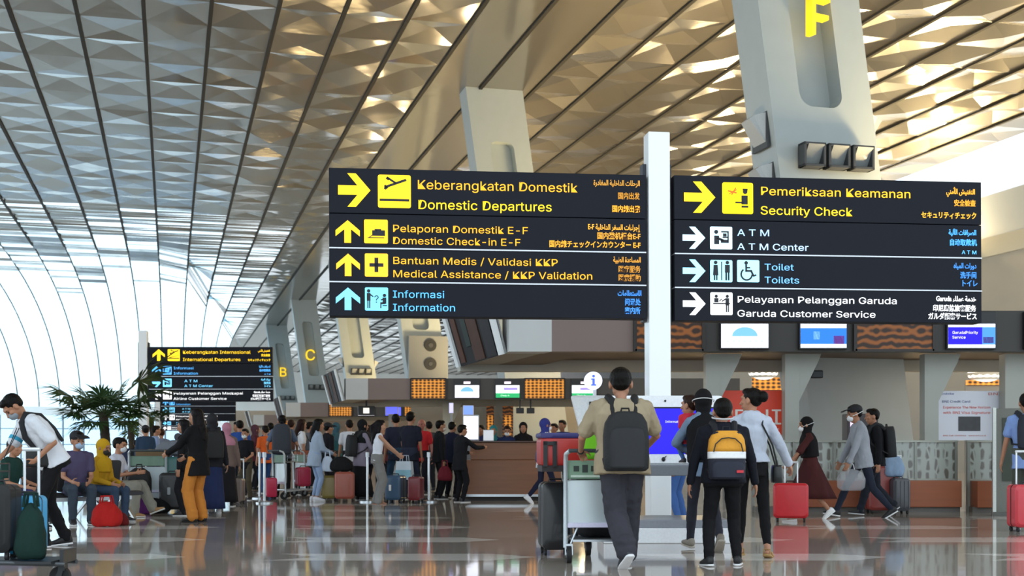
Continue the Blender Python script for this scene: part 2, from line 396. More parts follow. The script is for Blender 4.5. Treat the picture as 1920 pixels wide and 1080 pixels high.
for nm, zz, xx in (('F', 9.62, .02), ('C', 9.7, -.2), ('B', 9.6, -.1)):
    c = cols[nm]; p = col_point(c, xx, -.12, zz)
    me = text_mesh(nm, 1.6 if nm == 'F' else 2.0, .1, 'CENTER', 1.0, .06).copy(); me.materials.append(mat('#f4c81c', .4, emit=.9))
    o = bpy.data.objects.new('column_letter', me); COL.objects.link(o); o.location = p; o.rotation_euler = (R(90), 0, RZH)
    tag(o, {'F': 'large yellow letter F on the nearest leaning column', 'C': 'yellow letter C in the recess of a far leaning column', 'B': 'yellow letter B on the farthest lettered column'}[nm], 'letter', 'yellow column letters')
    if nm == 'F': o.rotation_euler = (R(90), 0, RZH+.25)
side_flood(cols['F'], -1, 7.75, 'upper wedge floodlight on the left flank of the F column')
side_flood(cols['F'], -1, 6.7, 'lower wedge floodlight on the left flank of the F column')
side_flood(cols['F'], 1, 7.9, 'wedge floodlight on the right flank of the F column')
side_flood(cols['D'], -1, 7.9, 'wedge floodlight on the left flank of the column beside the C column')
side_flood(cols['D'], 1, 7.7, 'wedge floodlight on the right flank of the column beside the C column')
# grey panel with two round horn speakers
c = cols['fan']; p = col_point(c, .1, -.25, 6.5)
t = thing('speaker_panel', 'grey square panel with two round black speakers on a white column', 'speaker', p, RZH)
mb = MB(); mb.box((0, 0, 0), (2.35, .4, 2.6)); mb.obj('panel', mat('#7b7f82', .5), t)
for dz in (.75, -.35):
    g_ = MB(); g_.cyl((.1, -.2, dz), (.1, -.32, dz), .36, .36, 24); sp_ = g_.obj('speaker', mat('#17181a', .5), t)
    g_ = MB(); g_.cyl((.1, -.32, dz), (.1, -.35, dz), .16, .12, 20); g_.obj('cone', mat('#3a3c40', .5), sp_)
# lamp builder, and the warm tint for washing the metal ceiling
def lamp(name, kind, loc, energy, color, target=None, size=.4, spot=None, blend=.6):
    l = bpy.data.lights.new(name, kind); l.energy = energy; l.color = color
    if kind == 'AREA': l.size = size
    elif kind in ('SPOT', 'POINT'): l.shadow_soft_size = size
    if spot: l.spot_size = R(spot); l.spot_blend = blend
    o = bpy.data.objects.new(name, l); COL.objects.link(o); o.location = loc
    if target is not None: o.rotation_euler = (Vector(target)-Vector(loc)).to_track_quat('-Z', 'Y').to_euler()
    return o
WARM = (1, .74, .36)
# ================================================================ direction signs
import unicodedata
def arabic(s):
    """joined letter forms, laid out right to left"""
    right = set('اأإآدذرزوةىؤء'); o = []
    for i, ch in enumerate(s):
        nm = unicodedata.name(ch, '')
        if not nm.startswith('ARABIC LETTER'): o.append(ch); continue
        pv = i > 0 and unicodedata.name(s[i-1], '').startswith('ARABIC LETTER') and s[i-1] not in right
        nx = i+1 < len(s) and unicodedata.name(s[i+1], '').startswith('ARABIC LETTER') and ch not in right and s[i+1] != 'ء'
        f = 'MEDIAL' if pv and nx else 'FINAL' if pv else 'INITIAL' if nx else 'ISOLATED'
        try: o.append(unicodedata.lookup(nm+' '+f+' FORM'))
        except KeyError: o.append(ch)
    words_ = ''.join(o).split(' ')
    return ' '.join(w_ if w_.isascii() else w_[::-1] for w_ in words_[::-1])
SA, SY, STILT = R(7.4), 15.9, .0047
SXP = (1233-960)*SY/F
def sx(px): return (F*SXP-(px-960)*SY)/((px-960)*math.sin(SA)-F*math.cos(SA))
def sz(px, py):
    x = sx(px); return CAMH+(HOR-py)*(SY+x*math.sin(SA))/F-STILT*x
M_BOARD = mat('#1b1e27', .55, spec=.15, scale=4, vary=.06); M_ALU = mat('#c9ccd2', .3, metal=.7); M_INK = mat('#1d2029', .6, vary=0)
AMB, YEL, BLU, CYA, WHI, ICE = '#f4a72e', '#ffd02a', '#57aef5', '#74cdf8', '#f4f4f6', '#c9eefc'
def G(h): return glow(h, 1.0)
def arrow_poly(x0, z0, x1, z1, right):
    """thick arrow in its box; drawn pointing right, or turned to point up"""
    p = [(0, .36), (.60, .36), (.29, 0), (.55, 0), (1, .5), (.55, 1), (.29, 1), (.60, .64), (0, .64)]
    if not right: p = [(.5-(b-.5), a) for a, b in p]
    return [(x0+a*(x1-x0), z0+b*(z1-z0)) for a, b in p]
def picto(kind, x0, z0, x1, z1, col, parent, y):
    s = x1-x0
    mb = MB(); mb.prism(rrect(x0, z0, x1, z1, s*.06), y-.006, y); o = mb.obj('pictogram', G(col), parent)
    k = MB()
    def P(pts): k.prism([(x0+a*s, z0+b*s) for a, b in pts], y-.012, y-.006)
    def B(a, b, c, d): P([(a, b), (c, b), (c, d), (a, d)])
    def D(a, b, r): P(disc(a, b, r, 14))
    def L(a, b, c, d, w_):
        dx, dy = c-a, d-b; l = math.hypot(dx, dy); nx, ny = -dy/l*w_/2, dx/l*w_/2; P([(a+nx, b+ny), (c+nx, d+ny), (c-nx, d-ny), (a-nx, b-ny)])
    if kind == 'plane':
        B(.05, .2, .95, .27); L(.2, .62, .86, .86, .07); L(.28, .92, .56, .74, .06); L(.2, .62, .26, .57, .08); L(.2, .68, .3, .60, .06); L(.26, .92, .34, .86, .08)
    elif kind == 'bag': B(.34, .32, .88, .55); L(.22, .25, .34, .34, .03); B(.15, .22, .85, .25); B(.44, .55, .72, .6); B(.5, .5, .55, .57)
    elif kind == 'cross': B(.42, .2, .58, .82); B(.2, .43, .8, .58)
    elif kind == 'info':
        D(.16, .85, .075); B(.08, .42, .24, .76); B(.1, .1, .15, .42); B(.18, .1, .23, .42); L(.22, .7, .36, .6, .05)
        D(.84, .66, .075); B(.76, .3, .92, .57); B(.66, .28, .86, .36); B(.66, .1, .71, .34); L(.8, .5, .68, .46, .05); B(.76, .2, .95, .24)
        me = lettering('?', s*.62, x0+s*.5, y-.008, z0+s*.34, M_INK, o, 'CENTER', name='question_mark')
    elif kind == 'check':
        B(.62, .3, .82, .58); D(.74, .7, .075); B(.66, .74, .82, .8); B(.42, .33, .7, .38); B(.62, .2, .84, .26)
    elif kind == 'atm':
        D(.27, .76, .09); B(.18, .22, .4, .6); L(.3, .5, .6, .38, .1); B(.48, .28, .84, .42); B(.56, .5, .84, .55); B(.78, .3, .84, .8); B(.5, .74, .84, .8); B(.58, .56, .74, .7)
    elif kind == 'toilet':
        for cx in (.24, .77): D(cx, .86, .08)
        P([(.12, .3), (.36, .3), (.33, .75), (.15, .75)]); B(.16, .08, .22, .32); B(.26, .08, .32, .32); B(.49, .08, .53, .9)
        B(.66, .42, .88, .76); B(.68, .08, .75, .45); B(.79, .08, .86, .45)
    elif kind == 'wheel':
        D(.4, .84, .08); B(.36, .45, .44, .76); B(.4, .45, .66, .53); L(.62, .5, .74, .26, .08); L(.72, .26, .86, .32, .07); B(.42, .6, .58, .66)
        for i in range(11):
            a0, a1 = R(125+i*21), R(125+(i+1)*21); L(.42+.25*math.cos(a0), .34+.25*math.sin(a0), .42+.25*math.cos(a1), .34+.25*math.sin(a1), .07)
    elif kind == 'desk':
        D(.26, .82, .07); B(.17, .55, .36, .74); D(.76, .82, .07); B(.68, .42, .84, .74); B(.7, .12, .75, .45); B(.78, .12, .83, .45); B(.12, .48, .88, .53); L(.4, .6, .5, .7, .04); L(.68, .7, .52, .6, .05)
    ob = k.obj('symbol', M_INK, o)
    if kind == 'check':
        k2 = MB(); k = k2; L(.18, .72, .46, .66, .05); L(.3, .6, .44, .82, .04); L(.22, .62, .46, .76, .03); k2.obj('red_cross_out', G('#d4652a'), o)
    return o
# rows: right_arrow?, arrow box, [(picto, box)], colour, [(text, px0, px1, baseline, cap)], [(script text, px0, px1, baseline)]
LEFT = dict(x=(620, 1208), cx=915, ys=(326, 409.5, 473, 535, 598), rows=[
  (True, (637, 330, 697, 392), [('plane', 711, 333, 772, 394)], YEL, [('Keberangkatan Domestik', 783, 1079, 359.5, 23, AMB), ('Domestic Departures', 784, 1031, 396.5, 23, YEL)],
   [(arabic('الرحلات الداخلية المغادرة'), 1111, 1197, 352, '#b98538'), ('国内出发', 1156, 1196, 377, '#b07a30'), ('国内線出発', 1145, 1197, 401, '#e09a33')]),
  (False, (632, 417, 677, 459), [('bag', 685, 416, 729, 460)], '#fbc32c', [('Pelaporan Domestik E-F', 737, 987, 439, 18, AMB), ('Domestic Check-in E-F', 737, 973, 461.5, 18, AMB)],
   [(arabic('إجراءات السفر الداخلية E-F'), 1100, 1197, 434, '#dc9a38'), ('国内登机柜台E-F', 1117, 1197, 451, '#cf8f35'), ('国内線チェックインカウンター E-F', 1028, 1197, 466, '#e09a33')]),
  (False, (633, 479, 677, 521), [('cross', 686, 479, 729, 522)], '#f8b634', [('Bantuan Medis / Validasi KKP', 737, 1042, 498.5, 18, AMB), ('Medical Assistance / KKP Validation', 737, 1106, 523, 18, AMB)],
   [(arabic('المساعدة الطبية'), 1147, 1198, 495, '#c98d3a'), ('医疗服务', 1156, 1197, 513, '#b07a30'), ('医療援助', 1156, 1197, 529, '#b07a30')]),
  (False, (632, 542, 677, 584), [('info', 686, 542, 729, 585)], CYA, [('Informasi', 737, 832, 561, 18, BLU), ('Information', 737, 852, 585.5, 18, BLU)],
   [(arabic('الاستعلامات'), 1155, 1199, 557, '#3f7fd0'), ('问讯处', 1168, 1197, 574, '#3f7fd0'), ('案内所', 1168, 1197, 590, '#3f7fd0')])])
RIGHT = dict(x=(1261, 1831), cx=1545, ys=(339.5, 421, 483.5, 545.5, 606.5), rows=[
  (True, (1279, 345, 1337, 403), [('check', 1350, 347, 1407, 405)], '#ffd91e', [('Pemeriksaan Keamanan', 1420, 1697, 370.5, 22, '#fbb52c'), ('Security Check', 1420, 1590, 406.5, 22, YEL)],
   [(arabic('التفتيش الأمني'), 1766, 1819, 368, '#e8a236'), ('安全检查', 1780, 1820, 390, '#d8932f'), ('セキュリティチェック', 1719, 1821, 412, '#f0a838')]),
  (True, (1276, 429, 1318, 470), [('atm', 1327, 429, 1368, 471)], ICE, [('A T M', 1377, 1436, 446, 17, '#a5cbfa'), ('A T M Center', 1377, 1509, 472, 17, '#b0d6fb')],
   [(arabic('الصرافات الآلية'), 1770, 1821, 444, '#4d9fe8'), ('自动取款机', 1771, 1821, 463, '#4d9fe8'), ('A T M', 1794, 1821, 480, '#5fb2f0')]),
  (True, (1276, 490, 1318, 532), [('toilet', 1327, 491, 1368, 532), ('wheel', 1377, 491, 1418, 532)], '#9fe6fb', [('Toilet', 1427, 1481, 510, 17, '#6fb0f2'), ('Toilets', 1427, 1491, 534, 17, '#6fb0f2')],
   [(arabic('دورات المياه'), 1779, 1821, 506, '#3f7fd0'), ('洗手间', 1791, 1821, 524, '#3f7fd0'), ('トイレ', 1792, 1820, 539, '#3f7fd0')]),
  (True, (1276, 551, 1318, 593), [('desk', 1327, 551, 1368, 593)], WHI, [('Pelayanan Pelanggan Garuda', 1376, 1671, 570, 17, WHI), ('Garuda Customer Service', 1376, 1632, 596, 17, WHI)],
   [(arabic('خدمة عملاء Garuda'), 1746, 1820, 567, '#e0e0e2'), ('印尼鹰航旅客服务', 1740, 1820, 585, '#e0e0e2'), ('ガルダ顧客サービス', 1731, 1821, 600, '#e0e0e2')])])
def board(root, spec, rows=None, fine=True):
    rows = rows or spec['rows']; x0, x1 = sx(spec['x'][0]), sx(spec['x'][1]); zs = [sz(spec['cx'], y) for y in spec['ys']]
    yf = -.16
    for i, (ra, ab, pics, col, txt, scr) in enumerate(rows):
        mb = MB(); g_ = .008
        mb.box(((x0+x1)/2, -.04, (zs[i]+zs[i+1])/2), (x1-x0, .24, zs[i]-zs[i+1]-g_)); pn = mb.obj('sign_panel', M_BOARD, root, bevel=.006)
        ax0, az1, ax1, az0 = sx(ab[0]), sz(ab[0], ab[1]), sx(ab[2]), sz(ab[0], ab[3])
        mb = MB(); mb.prism(arrow_poly(ax0, az0, ax1, az1, ra), yf-.006, yf); mb.obj('arrow', G(col if i else YEL), pn)
        for (kd, a, b_, c_, d_) in pics:
            picto(kd, sx(a), sz(a, d_), sx(c_), sz(a, b_), col, pn, yf)
        for (t_, a, c_, bs, cap, h) in txt:
            s_ = cap*.006625/.72
            lettering(t_, s_, sx(a), yf-.003, sz(a, bs), G(h), pn, width=sx(c_)-sx(a), bold=.006, extrude=.003)
        if fine:
            for (t_, a, c_, bs, h) in scr:
                lettering(t_, 13.5*.006625, sx(a), yf-.003, sz(a, bs), G(h), pn, width=sx(c_)-sx(a), bold=.002, extrude=.003)
    for i in (2, 3):
        mb = MB(); mb.box(((x0+x1)/2, -.05, zs[i]), (x1-x0, .25, .016)); mb.obj('divider_strip', M_ALU, root)
    mb = MB(); mb.box(((x0+x1)/2, .02, (zs[0]+zs[-1])/2), (x1-x0-.1, .1, zs[0]-zs[-1]-.1)); mb.obj('back_frame', mat('#1d1f26', .6), root)
    return x0, x1, zs
def sign_post(label, loc, rz, top=4.95, group='direction signs'):
    t = thing('direction_sign', label, 'sign', loc, rz, group); t.rotation_euler = (0, -STILT, rz)
    mb = MB(); mb.box((0, -.04, top/2), (.27, .27, top)); mb.obj('pole', mat('#f6f9fb', .2, scale=2, vary=.02), t, bevel=.012)
    for s in (-1, 1):
        mb = MB(); mb.box((s*.155, .03, 3.6), (.05, .16, 1.95)); mb.obj('mounting_bracket', mat('#2b2e36', .5), t)
    return t
t = sign_post('large black two-board direction sign on a white pole behind the information kiosk', (SXP, SY, 0), SA)
board(t, LEFT); board(t, RIGHT)
def shift(rows, txts):
    o = []
    for (ra, ab, pics, col, txt, scr), (a, pic, c_, lines) in zip(rows, txts):
        tt = []
        for (ln, wpx), tx in zip(lines, txt): tt.append((ln, tx[1], tx[1]+wpx, tx[3], tx[4], c_))
        o.append((a, ab, [(pic,)+pics[0][1:]], c_, tt, [s_[:4]+(c_,) for s_ in scr]))
    return o
R2 = shift(RIGHT['rows'], [(False, 'plane', YEL, [('Keberangkatan Internasional', 310), ('International Departures', 265)]), (False, 'info', BLU, [('Informasi', 92), ('Information', 112)]),
     (True, 'atm', CYA, [('A T M', 60), ('A T M Center', 132)]), (False, 'desk', WHI, [('Pelayanan Pelanggan Maskapai', 318), ('Airline Customer Service', 245)])])
t = sign_post('direction sign beside the palm, yellow International Departures row on top', (GX(271, 42), 42, 0), R(4)); board(t, RIGHT, R2)
t = sign_post('farther direction sign mostly hidden below the International Departures sign', (GX(297, 70), 70, 0), R(4)); board(t, RIGHT, R2[:], fine=False)
t = sign_post('farthest small direction sign behind the crowd left of the black-jacketed woman', (GX(300, 104), 104, 0), R(4)); board(t, RIGHT, R2[:], fine=False)
# ================================================================ check-in islands: canopy, fascia, screens, posts
M_FASC = mat('#4a4745', .5, scale=2, vary=.06); M_FASC2 = mat('#35322f', .5, scale=2, vary=.06); M_BROWN = mat('#85736d', .45, scale=1.5, vary=.08)
M_BOXW = mat('#cdd0d0', .5, scale=2, vary=.05); M_SOFF = mat('#8a8674', .35, scale=2, vary=.1); M_SOFW = mat('#5a4226', .45, scale=6, stretch=(1, .1, 1)); M_POST = mat('#a3a59d', .5, scale=2, vary=.05)
M_WOOD = mat('#7d5238', .4, scale=5, vary=.25, stretch=(.15, 1, 3)); M_BLK = mat('#15161a', .4)
ZB, ZT = 2.85, 3.6
def amber_material(kind):
    m = bpy.data.materials.new('carved_amber_panel'); m.use_nodes = True; n = m.node_tree; b = n.nodes['Principled BSDF']
    tc = n.nodes.new('ShaderNodeTexCoord'); mp = n.nodes.new('ShaderNodeMapping'); n.links.new(tc.outputs['Object'], mp.inputs[0])
    if kind == 'weave':
        mp.inputs['Scale'].default_value = (7, 1, 10); v = n.nodes.new('ShaderNodeTexVoronoi'); v.inputs['Randomness'].default_value = .12; v.inputs['Scale'].default_value = 1.0; n.links.new(mp.outputs[0], v.inputs['Vector']); src = v.outputs['Distance']
        lo, hi = .22, .62
    else:
        mp.inputs['Scale'].default_value = (3.2, 1, 1.6); v = n.nodes.new('ShaderNodeTexWave'); v.wave_type = 'RINGS'; v.inputs['Scale'].default_value = 1.5; v.inputs['Distortion'].default_value = 5; v.inputs['Detail'].default_value = 1
        n.links.new(mp.outputs[0], v.inputs['Vector']); src = v.outputs['Fac']; lo, hi = .25, .95
    r = n.nodes.new('ShaderNodeValToRGB'); r.color_ramp.elements[0].position = lo; r.color_ramp.elements[1].position = hi
    r.color_ramp.elements[0].color = lin('#2a1608'); r.color_ramp.elements[1].color = lin('#f09a34' if kind == 'weave' else '#8a4f1c')
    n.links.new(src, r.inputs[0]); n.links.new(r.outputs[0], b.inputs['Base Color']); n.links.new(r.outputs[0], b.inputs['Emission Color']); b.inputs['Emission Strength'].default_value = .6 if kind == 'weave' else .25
    return m
M_WEAVE, M_CARVE = amber_material('weave'), amber_material('carved')
def screen(name, label, group, x, y, z, wd, ht, parts, rz=0, cat='screen', header=.2):
    """display: black casing with a lit face; parts = [(colour, x0, z0, x1, z1, strength)] in 0..1 of the face, or lettering tuples"""
    t = thing(name, label, cat, (x, y, z), rz, group)
    mb = MB(); mb.box((0, .05, ht*header/2), (wd+.05, .1, ht*(1+header)+.05)); mb.obj('casing', M_BLK, t, bevel=.008)
    for p in parts:
        if p[0] == 'text':
            _, s, cx, cz, hgt, col = p; lettering(s, hgt, (cx-.5)*wd, -.012, (cz-.5)*ht, glow(col), t, extrude=.001); continue
        col, a, b, c, d, e = p
        mb = MB(); yy = -.004 if (a, b, c, d) == (0, 0, 1, 1) else -.008
        mb.prism([((a-.5)*wd, (b-.5)*ht), ((c-.5)*wd, (b-.5)*ht), ((c-.5)*wd, (d-.5)*ht), ((a-.5)*wd, (d-.5)*ht)], yy, yy+.012)
        mb.obj('display' if (a, b, c, d) == (0, 0, 1, 1) else 'picture', glow(col, e), t)
    return t
def logo_arc(t, wd, ht, col):
    """blue half-round emblem of fans over a line of small letters"""
    mb = MB(); r = wd*.27; pts = [(r*math.cos(R(a)), r*.72*math.sin(R(a))) for a in range(0, 181, 12)]
    mb.prism(pts, -.014, -.008); mb.obj('emblem', glow(col), t).location = (0, 0, -ht*.02)
    mb = MB()
    for i in range(7): mb.box(((-.36+i*.12)*wd, -.01, -ht*.22), (wd*.05, .004, ht*.05))
    mb.obj('emblem_lettering', glow('#a9c6e6'), t)
def island(X0, Y0, s, kinds, tagw):
    """X0: left edge of the pale end box; the canopy runs away along the hall axis"""
    d = Vector((-.2577, .9662, 0)); dep = 4.1; L = 14.0
    def Q(x, y, z): return Vector((X0+x, Y0, z))+d*y
    def slab(name, x0, x1, y0, y1, z0, z1, m):
        mb = MB(); q = [Q(x0, y0, 0), Q(x1, y0, 0), Q(x1, y1, 0), Q(x0, y1, 0)]
        mb.add([(p.x, p.y, z0) for p in q]+[(p.x, p.y, z1) for p in q], [(0, 1, 2, 3), (4, 7, 6, 5), (0, 4, 5, 1), (1, 5, 6, 2), (2, 6, 7, 3), (3, 7, 4, 0)])
        return struct(mb.obj(name, m))
    slab('canopy_end', 0, .78, 0, .5, ZB, ZT, M_BOXW)
    slab('canopy_fascia', .78, 2.27, 0, .35, ZB, ZT, M_BROWN)
    slab('canopy_fascia', 2.27, L, 0, .35, ZB, ZT, M_FASC2 if s == 0 else M_FASC)
    slab('canopy_soffit', .05, .8, .5, dep, ZB+.02, ZB+.1, M_SOFF); slab('canopy_soffit', .8, 1.75, .35, dep, ZB+.02, ZB+.1, M_SOFW)
    slab('canopy_soffit', 1.75, L, .35, dep, ZB+.12, ZB+.2, M_SOFW if s == 0 else M_SOFF)
    slab('canopy_back_beam', 0, L, dep, dep+.3, ZB-.12, ZB+.35, mat('#aaa79c', .5, scale=2))
    # end picture board leaning outwards, white framed
    a0, a1, b1, b0 = Q(0, .15, ZB-.02), Q(0, dep, ZB-.02), Q(-.3, dep+.1, 3.95), Q(-.3, .1, 3.95)
    t = thing('end_display', 'leaning dark picture board with white frame at the canopy end of the %s' % tagw, 'display board', Q(0, dep/2, ZB), 0, 'leaning canopy end boards')
    o_ = Q(0, dep/2, ZB); nrm = (a1-a0).cross(b0-a0).normalized()
    if nrm.x > 0: nrm = -nrm
    def strip(name, f0, f1, g0, g1, th, m):
        def P(f, g): return (a0.lerp(a1, f)).lerp(b0.lerp(b1, f), g)-o_
        q = [P(f0, g0), P(f1, g0), P(f1, g1), P(f0, g1)]; mb = MB()
        mb.add(q+[p+nrm*th for p in q], [(0, 1, 2, 3), (4, 7, 6, 5), (0, 4, 5, 1), (1, 5, 6, 2), (2, 6, 7, 3), (3, 7, 4, 0)]); return mb.obj(name, m, t)
    strip('back_panel', 0, 1, 0, 1, .05, mat('#141213',  .6, spec=.1))
    for f0, f1 in ((0, .07), (.93, 1)): strip('frame_side', f0, f1, 0, 1, .1, mat('#e6ebec', .4))
    strip('picture', .12, .3, .02, .98, .07, mat('#26262a',  .6, spec=.1, scale=3)); strip('picture', .36, .56, .02, .98, .07, mat('#4d352c',  .6, spec=.1, scale=4, vary=.3))
    strip('picture', .56, .66, .3, .98, .08, mat('#2c3836',  .6, spec=.1, scale=3)); strip('picture', .78, .88, .05, .95, .07, mat('#57392d',  .6, spec=.1, scale=4, vary=.3))
    grp = 'carved amber panels of the fascias'
    def amber(x0, x1, label, k):
        t = thing('carved_panel', label, 'wall panel', Q((x0+x1)/2, -.02, (ZB+ZT)/2), 0, grp)
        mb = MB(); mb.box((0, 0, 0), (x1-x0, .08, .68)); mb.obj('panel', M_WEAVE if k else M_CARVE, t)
        mb = MB(); w_ = x1-x0+.06
        for sx_ in (-1, 1): mb.box((sx_*w_/2, -.02, 0), (.06, .1, .74))
        for sz_ in (-1, 1): mb.box((0, -.02, sz_*.36), (w_, .1, .05))
        mb.obj('panel_frame', mat('#2b2522', .5), t)
    amber(2.33, 3.52, 'carved amber wall panel left of the screens on the %s' % tagw, s); amber(6.36, 7.74, 'carved amber wall panel between screens on the %s' % tagw, s)
    for (x, wd), kd in zip(((4.28, .86), (5.72, .84), (8.43, .86), (9.85, .86)), kinds):
        if kd is None: continue
        p = Q(x, -.1, ZB+.28); lab, parts, lg = kd
        t = screen('overhead_screen', lab+' on the '+tagw, 'check-in screens on the fascias', p.x, p.y, p.z, wd, .44, parts, header=.45)
        lettering('F', .13, -.04, -.012, .29, glow('#ffffff'), t, extrude=.001) if False else None
        mb = MB(); mb.box((0, -.008, .31), (wd*.28, .01, .08)); mb.obj('row_number_plate', glow('#e9d9e6'), t)
        if lg: logo_arc(t, wd, .44, lg)
    return Q
NEAR, MID, FARI, LAST = 'nearest island', 'second island', 'third island', 'fourth island'
SKY = ('white screen with a blue half-round emblem', [('#ece9f4', 0, 0, 1, 1, 1)], '#6fa8dc')
BAND = ('white screen crossed by a blue picture band', [('#e6ecfa', 0, 0, 1, 1, 1), ('#2f6fd6', 0, .16, 1, .82, 1), ('#7a2f5a', .72, .16, .95, .5, .8), ('#9fc6f4', .28, .35, .42, .68, 1)], None)
PRIO = ('blue priority service screen', [('#e6ecfa', 0, 0, 1, 1, 1), ('#2b22c4', 0, .14, .72, .86, 1), ('#4a86d8', .72, .14, 1, .86, 1), ('#58305c', .74, .2, .96, .45, .7), ('text', 'GarudaPriority', .08, .58, .1, '#e8e4fb'), ('text', 'Service', .08, .38, .1, '#e8e4fb')], None)
GRN = ('white and green check-in screen', [('#eef0f6', 0, 0, 1, 1, 1), ('#2f9e62', 0, 0, 1, .36, 1), ('#8f7fd0', .34, .62, .92, .8, 1), ('text', 'Check-in', .2, .12, .1, '#d9f2e2')], None)
GRN2 = ('rightmost green-striped check-in screen', GRN[1], None)
PLAIN = ('plain white screen right of the priority screen', [('#e9e8f6', 0, 0, 1, 1, 1)], None)
Q1 = island(-.05, 23.5, 0, (SKY, BAND, PRIO, PLAIN), NEAR)
Q2 = island(-5.9, 45.5, 1, (SKY, GRN, GRN2, None), MID)
Q3 = island(-12.1, 68.5, 1, (SKY, ('blue-lit screen', [('#5a62e8', 0, 0, 1, 1, 1)], None), None, None), FARI)
Q4 = island(-18.6, 92, 1, (None, None, None, None), LAST)

# posts under the nearest canopy, each with a slanted bracket
def bracket_post(px, Y, side, wpx=26):
    mb = MB(); w_ = wpx*Y/F; x = 0
    mb.box((0, 0, ZB/2), (w_, .3, ZB))
    poly = [(side*w_/2, 1.95), (side*w_/2, ZB), (side*(w_/2+.42), ZB), (side*(w_/2+.36), 2.7)]
    mb.prism(poly, -.14, .14); o = struct(mb.obj('column', M_POST)); o.location = (GX(px, Y), Y, 0)
    return o
for px, sd in ((1334, 1), (1482, 1), (1742, 1), (1892, 1)): bracket_post(px, 24.2, sd)
for px, sd in ((838, 1), (955, -1)): bracket_post(px, 49, sd, 15)
# walls behind the canopies (check-in back walls)
def wall_px(name, px0, px1, py0, py1, Y, m, th=.2):
    a, b_ = W(px0, py1, Y), W(px1, py0, Y); mb = MB(); mb.box(((a.x+b_.x)/2, Y+th/2, (max(a.z, 0)+b_.z)/2), (b_.x-a.x, th, b_.z-max(a.z, 0))); return struct(mb.obj(name, m))
wall_px('wall_back', 770, 1230, 745, 900, 52.6, mat('#8f897f', .6, scale=1)); wall_px('wall_back_far', 540, 780, 775, 900, 76.5, mat('#857a70', .6, scale=1))
wall_px('wall_left_far', 430, 600, 770, 890, 100, mat('#98938c', .6, scale=.6))
# unseen warm lamps added over every canopy tint the ceiling; warm downlights under it
def lamp(name, kind, loc, energy, color, target=None, size=.4, spot=None, blend=.6):
    l = bpy.data.lights.new(name, kind); l.energy = energy; l.color = color
    if kind == 'AREA': l.size = size
    elif kind in ('SPOT', 'POINT'): l.shadow_soft_size = size
    if spot: l.spot_size = R(spot); l.spot_blend = blend
    o = bpy.data.objects.new(name, l); COL.objects.link(o); o.location = loc
    if target is not None: o.rotation_euler = (Vector(target)-Vector(loc)).to_track_quat('-Z', 'Y').to_euler()
    return o
for i, (Q, e) in enumerate(((Q1, 1), (Q2, 1), (Q3, 1), (Q4, .8))):
    for x, dx, e2 in ((1.5, -.5, .12), (11.5, .5, 1)):
        p = Q(x, 2.6, ZT+.3); lamp('added_uplight', 'AREA', p, 1900*e*e2, WARM, p+Vector((dx, .1, 1)), 2.2)
    for x in (2.6, 9.8):
        p = Q(x, 2.2, ZB+.1); lamp('canopy_downlight', 'AREA', p, 22, (1, .82, .58), p-Vector((0, 0, 1)), .5)
for v in range(36, 96, 10):
    p = UV(UE-.3, v, 11.5); lamp('cove_light', 'AREA', p, 1300, WARM, p+UV(-1, -.6, .9), 2.5)

# small unseen lamps added over the canopies to put glints in the metal
for i, Q in enumerate((Q1, Q2, Q3, Q4)):
    for x in (9.5, 12.5): p = Q(x, 3.4, ZT+.5); lamp('added_glint_lamp', 'POINT', p, 260, (1, .75, .42), None, .09)

# lit ovals and amber bands seen under the nearest canopy
for px0, px1, py0, py1, lab in ((1812, 1882, 690, 712, 'glowing white oval ceiling light seen under the canopy right of the posts'), (1400, 1462, 690, 704, 'glowing pale oval ceiling light above the red advertising board')):
    Y = 34; t = thing('ceiling_light', lab, 'ceiling light', (GX((px0+px1)/2, Y), Y, GZ((py0+py1)/2, Y)), 0, 'oval lights under the canopies'); r = (px1-px0)*Y/F/2
    mb = MB(); mb.cyl((0, 0, -.16), (0, 0, .02), r*.7, r*.97, 28); mb.obj('housing', mat('#d8d8d4', .5), t, True)
    mb = MB(); mb.ell((0, 0, 0), (r*.92, r*.92, .22)); mb.obj('diffuser', glow('#fdf6e6', 1.3), t, True)
for px0, px1, py0, py1, lab in ((1410, 1468, 708, 731, 'amber woven wall band above the red advertising board'), (1812, 1882, 713, 722, 'thin amber woven band above the white advertising board')):
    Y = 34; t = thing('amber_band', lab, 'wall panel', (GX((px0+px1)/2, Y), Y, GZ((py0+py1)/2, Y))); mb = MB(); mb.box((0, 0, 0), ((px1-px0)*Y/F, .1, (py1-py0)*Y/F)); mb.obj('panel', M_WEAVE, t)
    mb = MB(); mb.box((0, .1, -(GZ((py0+py1)/2, Y))/2), ((px1-px0)*Y/F, .1, GZ((py0+py1)/2, Y))); mb.obj('backing_wall', mat('#8a8884', .6), t)
